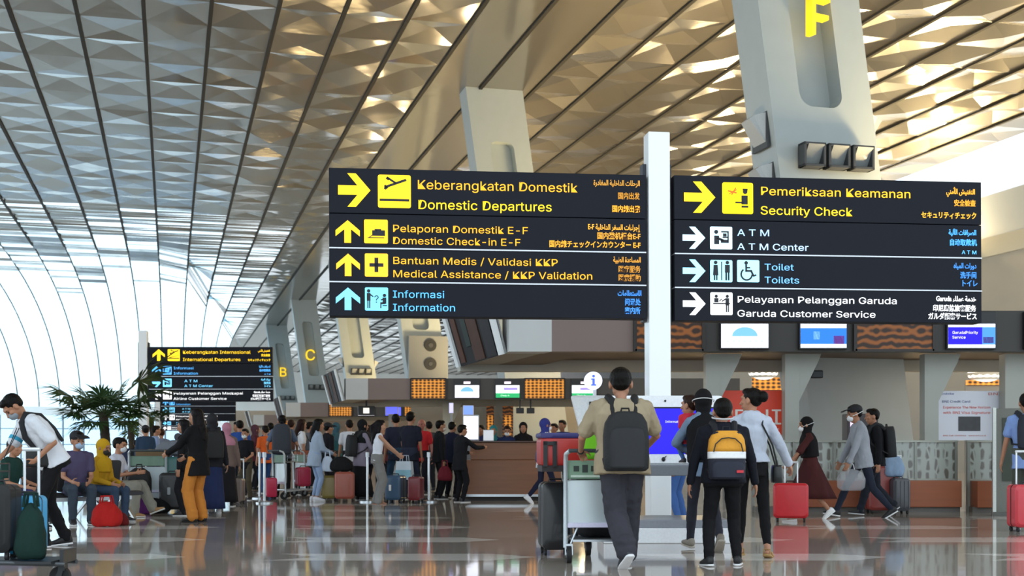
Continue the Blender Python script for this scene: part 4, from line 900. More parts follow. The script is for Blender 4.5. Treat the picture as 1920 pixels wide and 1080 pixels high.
def person(label, px, Y, H, heading, top, bottom, hair='short', pose=None, shoes='#2a2a2d', sole='#d8d8d8', sk=SKIN, mask=None, strap=None, group=None, lod='mid', female=False, build=1.0, X=None, z0=0, haircol='#100d0b', cat='person'):
    """top = (kind, colour[, options]); bottom = (kind, colour); pose overrides below. Local frame: forward +Y, right +X"""
    pose = pose or {}; s = H/1.74; P = Person(); P.s = s; V = Vector
    P.X = GX(px, Y) if X is None else X; P.Y = Y; P.rz = R(heading); P.z0 = z0
    root = thing('person', label, cat, (P.X, Y, z0), P.rz, group); P.root = root
    vb, vc = VOX[lod]
    P.M = Matrix.Translation((P.X, Y, z0)) @ Matrix.Rotation(P.rz, 4, 'Z')
    P.world = lambda v: P.M @ Vector(v)
    g = pose.get
    hip = V((g('px', 0), g('py', 0), g('pz', .925)))*s
    lean, side, twist = g('lean', 3), g('side', 0), g('twist', 0)
    T = Matrix.Rotation(R(twist), 3, 'Z') @ Matrix.Rotation(R(-lean), 3, 'X') @ Matrix.Rotation(R(side), 3, 'Y'); P.T = T
    curve = g('hunch', 0)
    def TP(x, y, h):  # point in the torso: right, forward, up along the spine
        hh = h/.55
        return hip+T@V((x*s, (y+curve*hh*hh)*s, h*s))
    P.TP = TP
    sw = (.155 if female else .178)*build**.5
    neck = TP(0, 0, .53); headc = TP(0, .018+g('hfwd', 0), .672)
    HR = T @ rot_zx(g('yaw', 0), g('pitch', 0)) if not g('hworld') else rot_zx(g('yaw', 0), g('pitch', 0)); P.HR = HR; P.headc = headc
    def HP(x, y, z): return headc+HR@V((x*s, y*s, z*s))*1.1*g('hs', 1)
    hs = s*1.1*g('hs', 1)
    body = MB()
    E = lambda mb, c, r, Rt=None: mb.ell(c, tuple(q*hs for q in r), Rt or HR)
    # head
    E(body, HP(0, -.012, .03), (.076, .094, .088)); E(body, HP(0, .018, -.025), (.064, .074, .088)); E(body, HP(0, .03, -.075), (.042, .052, .04))
    E(body, HP(0, .075, .035), (.05, .022, .02)); body.cap(HP(0, .088, .012), HP(0, .108, -.022), .009*hs, .014*hs); E(body, HP(0, .088, -.055), (.026, .012, .011))
    for q in (-1, 1): E(body, HP(q*.078, -.005, -.005), (.012, .022, .034)); E(body, HP(q*.04, .062, -.012), (.025, .022, .02))
    body.cap(neck-V((0, 0, .04*s)), HP(0, -.012, -.06), .056*s*(.88 if female else 1), .05*s)
    # torso core inside the clothes
    tor = [(-.09, .15, .105), (.0, .155, .105), (.14, .135, .098), (.28, .15, .105), (.4, .165, .1), (.48, .13, .08), (.535, .06, .055)]
    if female: tor = [(-.09, .155, .11), (.0, .155, .108), (.14, .118, .088), (.28, .135, .1), (.36, .14, .112), (.44, .135, .088), (.5, .1, .07), (.535, .055, .05)]
    ax, ay = T@V((1, 0, 0)), T@V((0, 1, 0))
    def trings(off, tab, hem=None, flare=0):
        rr = []
        for h, a, b_ in tab: rr.append((h, a*build+off, b_*build+off))
        if hem is not None:
            a, b_ = rr[0][1]+flare, rr[0][2]+flare; rr = [(hem, a, b_)]+[x for x in rr if x[0] > hem+.03]
        return rr
    def tloft(mb, tab):
        mb.loft([mb.ring(TP(0, 0, h), ax*a*s, ay*b_*s, 18, 2.4) for h, a, b_ in tab])
    tloft(body, trings(-.012, tor))
    # arms
    ul, fl = .29*s, .25*s; P.wrist = []; P.elbow = []; P.sh = []; hand_r = .0095*s if lod != 'hi' else .0085*s
    for i, q in enumerate((-1, 1)):
        sh = TP(q*sw, 0, .455); P.sh.append(sh)
        k = 'lr'[i]
        tgt = g('hand_'+k); pole = V(g('pole_'+k, (q*.35, -1, -.35)))
        if tgt is None: tgt = (q*(.26*build**.5+.01), .03, .74) 
        tgt = V(tgt)*s
        el, wr = ik(sh, tgt, ul, fl, pole); P.wrist.append(wr); P.elbow.append(el)
        body.cap(sh, el, .044*s*build**.5, .036*s); body.cap(el, wr, .037*s, .025*s)
        d = (wr-el).normalized(); hd = V(g('hdir_'+k, tuple(d))).normalized()
        pn = V(g('palm_'+k, (-q, 0, 0))); pn = (pn-hd*pn.dot(hd)).normalized(); lat = hd.cross(pn)
        curl = g('curl_'+k, 35)
        pc = wr+hd*.045*s; Mx = Matrix((lat, pn, hd)).transposed()
        body.ell(pc, (.04*s, .017*s, .055*s), Mx); body.cap(wr-hd*.02*s, pc, .024*s, .022*s)
        fwd = V((0, 1, 0)); th = 1 if lat.dot(g('thumb_'+k) and V(g('thumb_'+k)) or (fwd if abs(lat.dot(fwd)) > .3 else V((0, 0, 1)))) > 0 else -1
        for f, (o_, ln) in enumerate(((.029, .072), (.010, .08), (-.010, .075), (-.028, .06))):
            b0 = wr+hd*.088*s+lat*(o_*th*s); c1, c2 = R(curl*.6), R(curl*1.5)
            b1 = b0+(hd*math.cos(c1)+pn*math.sin(c1)+lat*(o_*th*2.2))*ln*.5*s; b2 = b1+(hd*math.cos(c2)+pn*math.sin(c2))*ln*.5*s
            body.cap(b0-hd*.02*s, b1, hand_r, hand_r*.95, 8); body.cap(b1, b2, hand_r*.95, hand_r*.8, 8)
        t0 = wr+hd*.025*s+lat*(.028*th*s); t1 = t0+(hd*.55+lat*th*.75+pn*.4).normalized()*.045*s; t2 = t1+(hd*.9+lat*th*.2+pn*.5).normalized()*.035*s
        body.cap(t0, t1, .0125*s, .0105*s, 8); body.cap(t1, t2, .0105*s, .0085*s, 8)
    # legs
    P.ankle, P.knee, P.hipj, P.footR = [], [], [], []
    for i, q in enumerate((-1, 1)):
        k = 'lr'[i]; hj = hip+Matrix.Rotation(R(g('pelvis', 0)), 3, 'Z')@V((q*.09*s, 0, -.02*s)); fx, fy, fz, fyaw, fpit = g('foot_'+k, (q*.11, 0, .075, -q*8, 0))
        an = V((fx, fy, fz))*s; kn, an = ik(hj, an, .435*s, .425*s, V(g('kpole_'+k, (q*.08, 1, 0))))
        P.ankle.append(an); P.knee.append(kn); P.hipj.append(hj); FR = rot_zx(fyaw, fpit); P.footR.append(FR)
        body.cap(hj, kn, .078*s*build**.5, .05*s); body.cap(kn, kn.lerp(an, .35), .05*s, .052*s); body.cap(kn.lerp(an, .3), an, .052*s, .035*s)
        body.cap(an+FR@V((0, -.03, -.04))*s, an+FR@V((0, .1, -.05))*s, .032*s, .026*s); body.cap(an+FR@V((-.015, .1, -.055))*s, an+FR@V((-.01, .165, -.06))*s, .022*s, .013*s); body.cap(an+FR@V((.02, .1, -.055))*s, an+FR@V((.02, .145, -.06))*s, .02*s, .012*s)
    bo = remesh(body.obj('body', skin(sk), root), vb*s if s < 1 else vb)
    # eyes on faces that can be seen
    if g('eyes', 0):
        for q in (-1, 1):
            e = MB(); E(e, HP(q*.032, .079, .008), (.012, .01, .007)); e.obj('eye', mat('#1c1512', .3), root, 'all')
            e = MB(); e.cap(HP(q*.018, .09, .03), HP(q*.05, .079, .032), .004*hs, .003*hs); e.obj('eyebrow', mat('#1a1310', .8), root, 'all')
    # ---- bottoms
    bk, bc = bottom[0], bottom[1]; bopt = bottom[2] if len(bottom) > 2 else {}
    if bk in ('trousers', 'slim', 'loose', 'wide', 'shorts'):
        f = {'slim': .008, 'trousers': .018, 'loose': .042*build**.5, 'wide': .035, 'shorts': .03}[bk]*s
        mb = MB(); tloft(mb, trings(.014, [(-.1, .145, .105), (0, .155, .108), (.1, .148, .102)]))
        for i in (0, 1):
            hj, kn, an = P.hipj[i], P.knee[i], P.ankle[i]; b5 = build**.5
            mb.cap(hj+V((0, 0, .02*s)), kn, .084*s*b5+f*.6, .056*s+f)
            if bk == 'shorts': continue
            mb.cap(kn, kn.lerp(an, .4), .056*s+f, .055*s+f); end = an.lerp(kn, bopt.get('crop', .05 if bk == 'loose' else -.02))
            mb.cap(kn.lerp(an, .35), end, .055*s+f, (.034*s+f*1.25) if bk != 'wide' else .085*s)
            if bk in ('loose', 'trousers'): mb.cap(end+V((0, .0, .05*s)), end, .04*s+f*1.1, .034*s+f*.9)
        o = remesh(mb.obj('trousers', cloth(bc), root), vc); wrinkle(o, .02*s if bk != 'slim' else .012*s)
    elif bk == 'skirt':
        mb = MB(); hem = bopt.get('hem', .1); rings = []
        ac = (P.ankle[0]+P.ankle[1])/2; spread = abs(P.ankle[0].y-P.ankle[1].y)
        for j in range(7):
            t = j/6; c = TP(0, 0, .08).lerp(V((ac.x, ac.y, hem*s)), t); rx, ry = .155+.07*t, .12+.12*t+spread*.36*t
            rings.append([c+V((rx*s*math.cos(a)*(1+.06*t*math.sin(9*a)), ry*s*math.sin(a)*(1+.06*t*math.sin(9*a)), 0)) for a in [2*math.pi*i/36 for i in range(36)]])
        mb.loft(rings); mb.obj('skirt', cloth(bc), root, 'all')
    # ---- shoes
    for i in (0, 1):
        if shoes is None: break
        an, FR = P.ankle[i], P.footR[i]; mb = MB(); q = (-1, 1)[i]; S = lambda x, y, z: an+FR@V((x, y, z))*s
        if shoes == 'sandal':
            mb.rbox(S(.005, .045, -.07), (.09*s, .025*s, .25*s), .04*s, 4, rot=FR@Matrix.Rotation(R(-90), 3, 'X')); mb.tube([S(-.045, .09, -.06), S(-.03, .09, -.02), S(.03, .09, -.02), S(.05, .09, -.06)], .012*s, 6)
            mb.tube([S(-.035, -.03, -.06), S(-.035, -.05, -.01), S(.035, -.05, -.01), S(.035, -.03, -.06)], .006*s, 6)
            mb.obj('sandal', mat(sole, .6), root, True); continue
        ax_, az_ = FR@V((1, 0, 0))*s, FR@V((0, 0, 1))*s
        for y, w_, h0, h1 in ((-.062, .026, -.055, .0), (-.045, .037, -.062, .03), (.0, .04, -.062, .035), (.05, .043, -.062, .01), (.1, .048, -.062, -.01), (.15, .044, -.062, -.022), (.185, .026, -.06, -.035)):
            c = S(0, y, (h0+h1)/2); pass
        prof = ((-.066, .024, -.055, -.0), (-.048, .038, -.062, .03), (.0, .041, -.062, .036), (.05, .044, -.062, .012), (.1, .049, -.062, -.008), (.15, .044, -.062, -.02), (.188, .024, -.06, -.036))
        mb.loft([mb.ring(S(0, y, (a+b_)/2), ax_*w_, az_*((b_-a)/2), 14, 2.6) for y, w_, a, b_ in prof]); so = mb.obj('shoe', mat(shoes, .6, scale=30), root, 'all')
        if lod != 'lo':
            mb = MB(); mb.loft([mb.ring(S(0, y, -.066), ax_*(w_+.004), az_*.011, 14, 3) for y, w_, a, b_ in prof]); mb.obj('sole', mat(sole, .6), so, 'all')
    # ---- tops
    tk, tcol = top[0], top[1]; to = top[2] if len(top) > 2 else {}
    off = {'tshirt': .014, 'tank': .006, 'shirt': .016, 'hoodie': .024, 'jacket': .026, 'coat': .028, 'tunic': .022}[tk]*to.get('fat', 1)
    hem = to.get('hem', {'tshirt': -.16, 'tank': -.02, 'shirt': -.17, 'hoodie': -.07, 'jacket': -.13, 'coat': -.42, 'tunic': -.35}[tk]); slv = to.get('sleeve', {'tshirt': .62, 'tank': 0, 'shirt': .62}.get(tk, 2))
    mb = MB()
    if g('pz', 1) < .7: hem = max(hem, -.07)
    if hem < -.3:
        ac = (P.knee[0]+P.knee[1])/2; down = hip+V((0, 0, hem*s)); kx = (ac-hip)*(min(1, -hem/.43)); down = hip+V((kx.x*.7, kx.y*.7, hem*s)); spread = (P.knee[0]-P.knee[1]).length*.5
        mb.loft([mb.ring(down, V((.17*s, 0, 0))*build, V((0, .15*s+spread*.35, 0)), 18), mb.ring(hip.lerp(down, .5), V((.175*s, 0, 0))*build, V((0, .14*s+spread*.2, 0)), 18), mb.ring(TP(0, 0, .02), ax*.18*s*build, ay*.13*s*build, 18)])
        tloft(mb, trings(off, tor))
    else: tloft(mb, trings(off, tor, hem, .012))
    b5 = build**.5
    for i in (0, 1):
        sh, el, wr = P.sh[i], P.elbow[i], P.wrist[i]; o5 = off*.55*s
        if slv == 0: mb.cap(sh+T@V(((1, -1)[i]*.06, 0, .03))*s, sh+T@V(((1, -1)[i]*.05, 0, .0))*s, .05*s, .045*s); continue
        mb.cap(sh+T@V(((1, -1)[i]*.05, 0, .015))*s, sh+T@V(((1, -1)[i]*.01, 0, -.01))*s, .058*s*b5+o5, .056*s*b5+o5)
        if slv <= 1: mb.cap(sh, sh.lerp(el, slv), .054*s*b5+o5, .056*s*b5+o5)
        else:
            mb.cap(sh, el, .052*s*b5+o5, .045*s+o5); mb.cap(el, el.lerp(wr, to.get('cuff', .94)), .045*s+o5, .036*s+o5*.8)
    if tk in ('hoodie', 'jacket', 'coat'): mb.cap(TP(-.05, -.02, .525), TP(.05, -.02, .525), .052*s, .052*s)
    if tk == 'hoodie' and hair != 'hijab': mb.ell(TP(0, -.075, .47), (.11*s, .06*s, .1*s), T)
    o = remesh(mb.obj({'tshirt': 'shirt', 'tank': 'top'}.get(tk, tk), cloth(tcol), root), vc); wrinkle(o, to.get('fold', .016)*s); P.top = o
    # ---- hair, veil, cap
    hm = mat(haircol, .5, bump=.5, scale=60, vary=.3, stretch=(1, 1, .25), spec=.12)
    mb = MB(); HC_ = hair.split('+')
    if 'hijab' in HC_:
        E(mb, HP(0, -.024, .028), (.092, .108, .108)); E(mb, HP(0, -.012, -.045), (.082, .088, .1)); mb.cap(HP(0, -.01, -.09), TP(0, .01, .5), .085*s, .1*s)
        dr = pose.get('veil', .33); zt = [(.53, .095, .095), (.47, .18, .125), (.4, .2, .15), (dr, .19, .155)]
        if dr < .25: zt.insert(3, (.32, .195, .155))
        mb.loft([mb.ring(TP(0, 0, h), ax*a*s*b5, ay*b_*s, 18) for h, a, b_ in zt])
        o = remesh(mb.obj('hijab', cloth(haircol), root), vc*.85, 3)
    elif hair != 'bald':
        E(mb, HP(0, -.022, .04), (.085, .094, .086)); E(mb, HP(0, -.05, .0), (.07, .054, .056)); E(mb, HP(0, .03, .09), (.06, .055, .035))
        if 'long' in HC_:
            mb.cap(HP(0, -.05, 0), TP(0, -.09, .5), .075*hs, .075*s); mb.cap(TP(-.03, -.1, .5), TP(-.02, -.12, .34), .055*s, .035*s); mb.cap(TP(.03, -.1, .5), TP(.02, -.12, .32), .055*s, .03*s)
            for q in (-1, 1): mb.cap(HP(q*.07, -.01, .02), HP(q*.075, -.03, -.12), .025*hs, .03*hs)
        if 'bun' in HC_: E(mb, HP(0, -.125, .035), (.05, .05, .055))
        if 'tail' in HC_: mb.cap(HP(0, -.11, .03), HP(0, -.16, -.02), .035*hs, .04*hs); mb.cap(HP(0, -.16, -.02), HP(0, -.15, -.19), .04*hs, .018*hs)
        remesh(mb.obj('hair', hm, root), .009 if lod == 'hi' else .012, 1)
        if 'cap' in HC_:
            cm = mat(pose.get('capcol', '#1a1a1e'), .8, scale=20); mb = MB(); E(mb, HP(0, -.012, .062), (.09, .104, .075))
            mb.loft([[HP(x*w_, y, z) for x, w_ in ((-1, .075), (-.5, .08), (0, .08), (.5, .08), (1, .075))]+[HP(x*w_, y, z+.012) for x, w_ in ((1, .075), (.5, .08), (0, .08), (-.5, .08), (-1, .075))] for y, z in ((.06, .07), (.12, .065), (.165, .05))]); mb.obj('cap', cm, root, True)
    if mask:
        mb = MB(); E(mb, HP(0, .052, -.045), (.058, .062, .052)); mo = mb.obj('face_mask', mat(mask, .8, scale=30), root, 'all')
        if strap:
            mb = MB(); rr = .112 if 'hijab' in HC_ else .098; cz = .0
            mb.tube([HP(math.sin(a)*(rr-.008), -.018+math.cos(a)*rr*1.02, -.03+.03*(1-math.cos(a))) for a in [R(x) for x in range(50, 311, 13)]], .0042*hs, 6); mb.obj('mask_strap', mat(mask, .8), mo, True)
    return P
def carry(P, name, label, cat, local, group=None, rz=0):
    """a thing worn or held by a person: top-level, standing at its own base"""
    w_ = P.world(local); return thing(name, label, cat, w_, P.rz+rz, group)
def backpack(P, label, col, h=.46, w_=.32, d=.18, strapcol=None, low=.06, pocket=None, two_tone=None, group=None):
    s = P.s; base = P.TP(0, -.13-d/2, low); t = carry(P, 'backpack', label, 'backpack', base, group); T = P.T; V = Vector
    m = mat(col, .75, bump=.2, scale=50, vary=.15); sm = mat(strapcol or col, .8)
    def L(x, y, z): return T@V((x*s, y*s, z*s))
    mb = MB(); prof = [(0, .86), (.04, .97), (.25, 1), (.6, 1), (.82, .92), (.95, .72), (1, .45)]
    mb.loft([mb.ring(L(0, 0, h*a), T@V((w_/2*b_*s, 0, 0)), T@V((0, d/2*(.8+.2*b_)*s, 0)), 20, 3.6) for a, b_ in prof]); mb.obj('pack', m, t, 'all')
    mb = MB()
    for q in (-1, 1):
        sh = P.TP(q*.1, 0, .49)-base
        pts = [L(q*.09, d*.4, h*.9), P.TP(q*.1, -.08, .52)-base, P.TP(q*.115, -.01, .55)-base, P.TP(q*.125, .08, .5)-base, P.TP(q*.14, .14, .4)-base, P.TP(q*.17, .11, .25)-base, P.TP(q*.185, .0, .15)-base, L(q*w_*.45, d*.35, h*.12)]
        mb = MB(); mb.tube(pts, [.03*s, .036*s, .036*s, .036*s, .032*s, .018*s, .012*s, .012*s], 8); mb.obj('shoulder_strap', sm, t, True)
    mb = MB(); mb.tube([L(-.04, .02, h*.98), L(-.03, .02, h*1.07), L(.03, .02, h*1.07), L(.04, .02, h*.98)], .009*s, 6); mb.obj('carry_loop', sm, t, True)
    if pocket:
        z0, z1, pc, pw = pocket; mb = MB(); mb.loft([mb.ring(L(0, -d*.36, h*(z0+(z1-z0)*a)), T@V((pw*b_*s/2, 0, 0)), T@V((0, d*.25*s, 0)), 18, 3.4) for a, b_ in ((0, .9), (.06, 1), (.7, 1), (.93, .9), (1, .7))]); mb.obj('front_pocket', mat(pc, .75, scale=40), t, 'all')
    if two_tone:
        for z0, z1, pc in two_tone:
            k = []
            for i in range(6):
                a = z0+(z1-z0)*i/5; b_ = np.interp(a, [x for x, _ in prof], [y for _, y in prof]); k.append(MB().ring(L(0, 0, h*a), T@V(((w_/2*b_+.004)*s, 0, 0)), T@V((0, (d/2*(.8+.2*b_)+.004)*s, 0)), 20, 3.6))
            mb = MB(); mb.loft(k); mb.obj('colour_band', mat(pc, .75, scale=40), t, 'all')
    return t
# ================================================================ the travellers
def HH(head, Y): return CAMH+(HOR-head)*Y/F
V3 = Vector
STEP = dict(foot_l=(-.08, .28, .078, 6, -6), foot_r=(.08, -.3, .15, -6, 38))
STEP2 = dict(foot_r=(.08, .28, .078, -6, -6), foot_l=(-.08, -.3, .15, 6, 38))
# ---------- foreground group around the kiosk
P1 = person('person seen from behind in a beige t-shirt, pushing a baggage trolley', 1166, 11.3, 1.77, 4, ('tshirt', '#9c8d74', dict(hem=-.12, sleeve=.72, fat=1.5)), ('loose', '#3a3940'),
    pose=dict(foot_l=(.0, -.26, .15, 14, 36), foot_r=(.09, .28, .078, -4, 0), hand_l=(-.32, .32, 1.0), hand_r=(.26, .36, 1.02), hdir_l=(.25, .9, -.2), palm_l=(.3, .1, -.9), hdir_r=(-.2, .9, -.2), palm_r=(0, .1, -1), curl_l=60, curl_r=60, lean=4, yaw=-8, hs=1.08, pole_l=(-.6, -.6, -.6), pole_r=(.9, -.5, -.4)),
    lod='hi', build=1.45, shoes='#33353b', sole='#e6e6e8')
backpack(P1, 'large black backpack on the back of the person in the beige t-shirt', '#17181a', h=.5, w_=.39, d=.2, low=-.1, strapcol='#101012', pocket=(.03, .72, '#1f2023', .31))
b = carry(P1, 'wristband', 'dark wristband on the left wrist of the beige-shirted person', 'watch', P1.wrist[0]); mb = MB(); dd = (P1.wrist[0]-P1.elbow[0]).normalized(); mb.cyl(-dd*.028, -dd*.006, .031, .031, 16); mb.obj('band', M_BLK, b, True)
P2 = person('boy in black seen from behind with a yellow, white and navy backpack', 1356, 11.45, 1.5, 0, ('hoodie', '#15161f', dict(fat=1.1)), ('trousers', '#121215', dict(crop=.06)),
    pose=dict(foot_l=(-.16, -.06, .078, 14, 4), foot_r=(.15, .02, .078, -14, 0), hand_l=(-.37, .02, .74), hand_r=(.37, .06, .74), hs=1.1, lean=2, pole_l=(-1, -.6, 0), pole_r=(1, -.6, 0)), lod='hi', build=1.35, shoes='#1a1a1d', sole='#d9d9da', cat='boy')
bp2 = backpack(P2, "yellow, white and navy backpack on the boy's back", '#191c2b', h=.5, w_=.38, d=.18, low=-.03, strapcol='#14151c', pocket=(.03, .36, '#1d2031', .34), two_tone=[(.42, .56, '#e8e8ea'), (.56, .985, '#d9962a')])
mb = MB(); mb.tube([V3((x*.86, -.098*.86, z*.86)) for x, z in ((-.15, .28), (-.13, .36), (-.07, .415), (0, .425), (.07, .415), (.13, .36), (.15, .28))], .006, 6); mb.obj('zip_arc', M_BLK, bp2, True)
mb = MB(); mb.box((.1, -.1, .07), (.06, .012, .022)); mb.obj('red_tag', mat('#c62f3a', .6), bp2)
hb = MB(); hb.tube([P2.headc+P2.HR@V3((math.sin(a)*.094, -.012+math.cos(a)*.104, -.05+.02*(math.cos(a))))*1.0 for a in [R(x) for x in range(85, 276, 10)]], .008, 6); hb.obj('mask_strap', mat('#c9c9cc', .8), P2.root, True)
P3 = person('woman in a cropped pale grey hoodie and black trousers looking left, hair in a bun', 1409, 12.4, 1.65, -6, ('hoodie', '#b4bac8', dict(hem=.04, fat=1.25)), ('slim', '#121214', dict(crop=.16)), hair='short+bun', female=True,
    pose=dict(foot_l=(-.1, .25, .078, 6, -4), foot_r=(.15, -.12, .09, -14, 14), yaw=58, hand_r=(.43, .26, .9), hand_l=(-.26, .12, .78), pole_r=(.7, -.6, -.4), curl_r=50), lod='hi', shoes='sandal', sole='#a5824f')
def shoulder_bag(P, side, label, col, w_, h, z, y=.0, x=.24, strapc='#161616', cross=False, kind='handbag'):
    s = P.s; base = V3((side*x*s, y*s, z*s)); t = carry(P, kind, label, 'bag', base)
    mb = MB(); k = [(0, .9), (.1, 1), (.5, 1), (.85, .92), (1, .8)]; mb.loft([mb.ring((0, 0, h*a), (.055*b_, 0, 0), (0, w_/2*b_, 0), 18, 3.2) for a, b_ in k]); mb.obj('bag_body', mat(col, .45, scale=20, bump=.1), t, 'all')
    mb = MB(); a = P.TP((-side if cross else side)*.12, .0, .535)-base; f = P.TP((-side if cross else side)*.1, .11, .42)-base; bk = P.TP((-side if cross else side)*.1, -.12, .42)-base
    mb.tube([(0, w_*.4, h*.9), f*.5+V3((side*.02, w_*.35, h*.5)), f, a, bk, bk*.5+V3((side*.02, -w_*.35, h*.5)), (0, -w_*.4, h*.9)], .009, 6); mb.obj('bag_strap', mat(strapc, .7), t, True); return t
shoulder_bag(P3, 1, 'small black shoulder bag of the woman in the grey hoodie', '#1b1b1c', .24, .17, .76, .06, .26)
P4 = person('person in a long black hijab and denim jacket walking beside the boy', 1321, 13.2, 1.67, 8, ('jacket', '#6f8299', dict(fat=.8)), ('slim', '#33333d'), hair='hijab', haircol='#121214', female=True,
    pose=dict(STEP, veil=.02, yaw=-14, hand_l=(-.12, .36, 1.08), pole_l=(-1, -.3, -.4)), lod='mid', shoes='#8d8478', sole='#b5ada0')
hb = MB(); hb.tube([P4.headc+P4.HR@V3((math.sin(a)*.112, -.022+math.cos(a)*.118, .012-.02*math.cos(a))) for a in [R(x) for x in range(70, 291, 10)]], .005, 6); hb.obj('mask_strap', mat('#d8d8d8', .8), P4.root, True)
P4b = person('brown-haired person with a red collar leaning at the far side of the kiosk', 1279, 17.2, 1.73, 62, ('jacket', '#7c93ab'), ('slim', '#3f5f97'), hair='short+tail', haircol='#2e1c14', female=True, pose=dict(lean=12, pitch=12), shoes='#6b4a3a', lod='mid')
c_ = MB(); c_.tube([P4b.headc+P4b.HR@V3((x, y, z)) for x, y, z in ((-.05, .10, -.12), (-.1, .03, -.06), (-.1, -.02, .02), (-.06, .05, .1))], [.03, .05, .05, .03], 10); c_.obj('red_hood', cloth('#c8323c'), P4b.root, True)
person('small child in red carried on the left arm of the person in denim and hijab', 1295, 13.4, .95, 10, ('tshirt', '#c63542'), ('slim', '#3f5f97'), hair='short', haircol='#2b1a12', cat='child', z0=.86, pose=dict(pz=.5, hs=1.6, yaw=40, foot_l=(-.1, .12, .14, 6, 0), foot_r=(.1, .12, .14, -6, 0), hand_l=(-.1, .3, .75), hand_r=(.1, .3, .75)))
P5 = person('woman in a burgundy dress, black hijab and white mask walking left', 1520, 19.4, 1.55, 88, ('tunic', '#4a2322', dict(sleeve=.95, hem=-.3)), ('skirt', '#452020', dict(hem=.34)), hair='hijab', haircol='#161416', female=True, mask='#eef0f2', strap=1,
    pose=dict(STEP2, veil=.12, hand_l=(-.2, .42, .92), hand_r=(.22, .3, .85), lean=6, eyes=1), shoes='#e4e4e4', sole='#f0f0f0')
P6 = person('person in a grey jacket and black cap striding left with a plastic bag', 1618, 19.7, 1.79, 88, ('jacket', '#9a9ea6', dict(hem=-.14)), ('slim', '#252a38'), hair='short+cap', mask='#eceef0', strap=1,
    pose=dict(foot_r=(.09, .38, .085, 0, -10), foot_l=(-.09, -.4, .13, 0, 30), pz=.885, lean=9, hand_l=(-.2, .26, .82), hand_r=(.2, .3, .8), eyes=1), shoes='#17171a', sole='#e2e2e4')
t = carry(P6, 'plastic_bag', 'clear plastic carrier bag hanging from the hand of the person in grey', 'bag', V3((-.18, .22, .42))); mb = MB()
mb.loft([mb.ring((0, 0, z), (rx, 0, 0), (0, ry, 0), 16, 2.6) for z, rx, ry in ((0, .06, .15), (.05, .09, .21), (.18, .1, .22), (.28, .07, .17), (.33, .03, .06))]); mb.obj('bag_body', mat('#c9cbd2', .25, alpha=.3, bump=.6, scale=16), t, 'all')
mb = MB()
for q in (-1, 1): mb.tube([(0, q*.05, .32), (0, q*.03, .4), (0, 0, .42)], .008, 6)
mb.obj('bag_handle', mat('#c9cbd2', .4), t)
P7 = person('person in black with a black backpack walking behind the grey jacket', 1643, 20.3, 1.71, 88, ('jacket', '#15161a'), ('trousers', '#20232c'), pose=dict(STEP, lean=4), shoes='#17171a', sole='#c9c9cb')
backpack(P7, 'black backpack of the person walking behind the grey jacket', '#1b1c1f', h=.5, w_=.34, d=.18, low=0)
P8 = person('person in a light blue shirt at the right edge walking away', 1926, 17.0, 1.81, -12, ('shirt', '#7f98cc', dict(sleeve=.6)), ('trousers', '#53564f'), pose=dict(STEP, hand_l=(-.29, .12, .85), hand_r=(.28, -.05, .8), lean=3), shoes='#5c626c', sole='#b9b9bc', build=1.1)
backpack(P8, 'dark backpack with navy straps on the blue-shirted person at the right edge', '#1c1f2b', h=.44, w_=.3, d=.16, low=.08)
suitcase('bright red suitcase at the right edge of the view', 1924, 16.35, .42, .6, .26, '#c93a44', rz=8, handle=.42)
suitcase('bright red bag-like suitcase beside the burgundy dress', 1483, 18.6, .5, .56, .3, '#c2202a', rz=-14, handle=.3)
suitcase('tall brick-red suitcase behind the striding legs of the grey jacket', 1643, 21.05, .5, .78, .3, '#8d3a34', rz=4, X=GX(1652, 21.05))
suitcase('charcoal ribbed suitcase in front of the etched glass barrier', 1684, 20.9, .28, .58, .36, '#3f4046', rz=6, ribs=4, handle=.36)
soft_bag('travel_bag', 'pale blue cloth bag standing on the charcoal suitcase', 'bag', (GX(1676, 20.95), 20.95, .6), (.17, .12, .36), '#8aa0bb', amt=.05)
trolley('nearest baggage trolley, pushed by the person in the beige t-shirt', GX(1121, 11.78), 11.78, 3, ad='#7d9c84')
tx, ty = GX(1121, 11.78), 11.78
suitcase('tall black suitcase standing on the left of the nearest trolley', 1041, 12.75, .3, .72, .4, '#232325', rz=6, z=.0)
soft_bag('duffel_bag', 'low black duffel bag lying on the nearest trolley platform', 'bag', (tx+.03, ty+.46, .215), (.2, .26, .17), '#161618')
suitcase('red suitcase with a navy lid lying across the top of the nearest trolley', 1052, 12.25, .52, .36, .34, '#b02a26', z=.0, X=tx-.1) if False else None
t = thing('hard_case', 'red case with a navy lid and black strap on top of the nearest trolley', 'suitcase', (GX(1060, 12.35), 12.35, .83), R(6))
mb = MB(); mb.rbox((0, 0, .19), (.52, .38, .28), .05, 5); mb.obj('shell', mat('#a82420', .4, scale=8), t, True); mb = MB(); mb.rbox((0, 0, .345), (.53, .39, .05), .02, 4); mb.obj('lid', mat('#31306a', .5), t, True)
mb = MB(); mb.box((-.13, -.2, .17), (.04, .02, .24)); mb.box((-.22, -.2, .17), (.04, .02, .24)); mb.box((-.175, -.2, .27), (.13, .02, .035)); mb.obj('strap', M_BLK, t); mb = MB(); mb.box((0, 0, .03), (.5, .36, .06)); mb.obj('base', mat('#2a2022', .6), t)
suitcase('upright black suitcase hidden behind the nearest trolley panel', 1112, 12.32, .42, .6, .22, '#2b2b2e', z=.215)
t = thing('carrier_bag', 'lime green bag between the beige shirt and the trolley', 'bag', (GX(1108, 11.95), 11.95, .95)); mb = MB(); mb.loft([mb.ring((0, 0, z), (rx, 0, 0), (0, .05, 0), 14, 3) for z, rx in ((0, .1), (.05, .12), (.22, .1), (.3, .04))]); mb.obj('bag_body', cloth('#78c42e'), t, 'all')
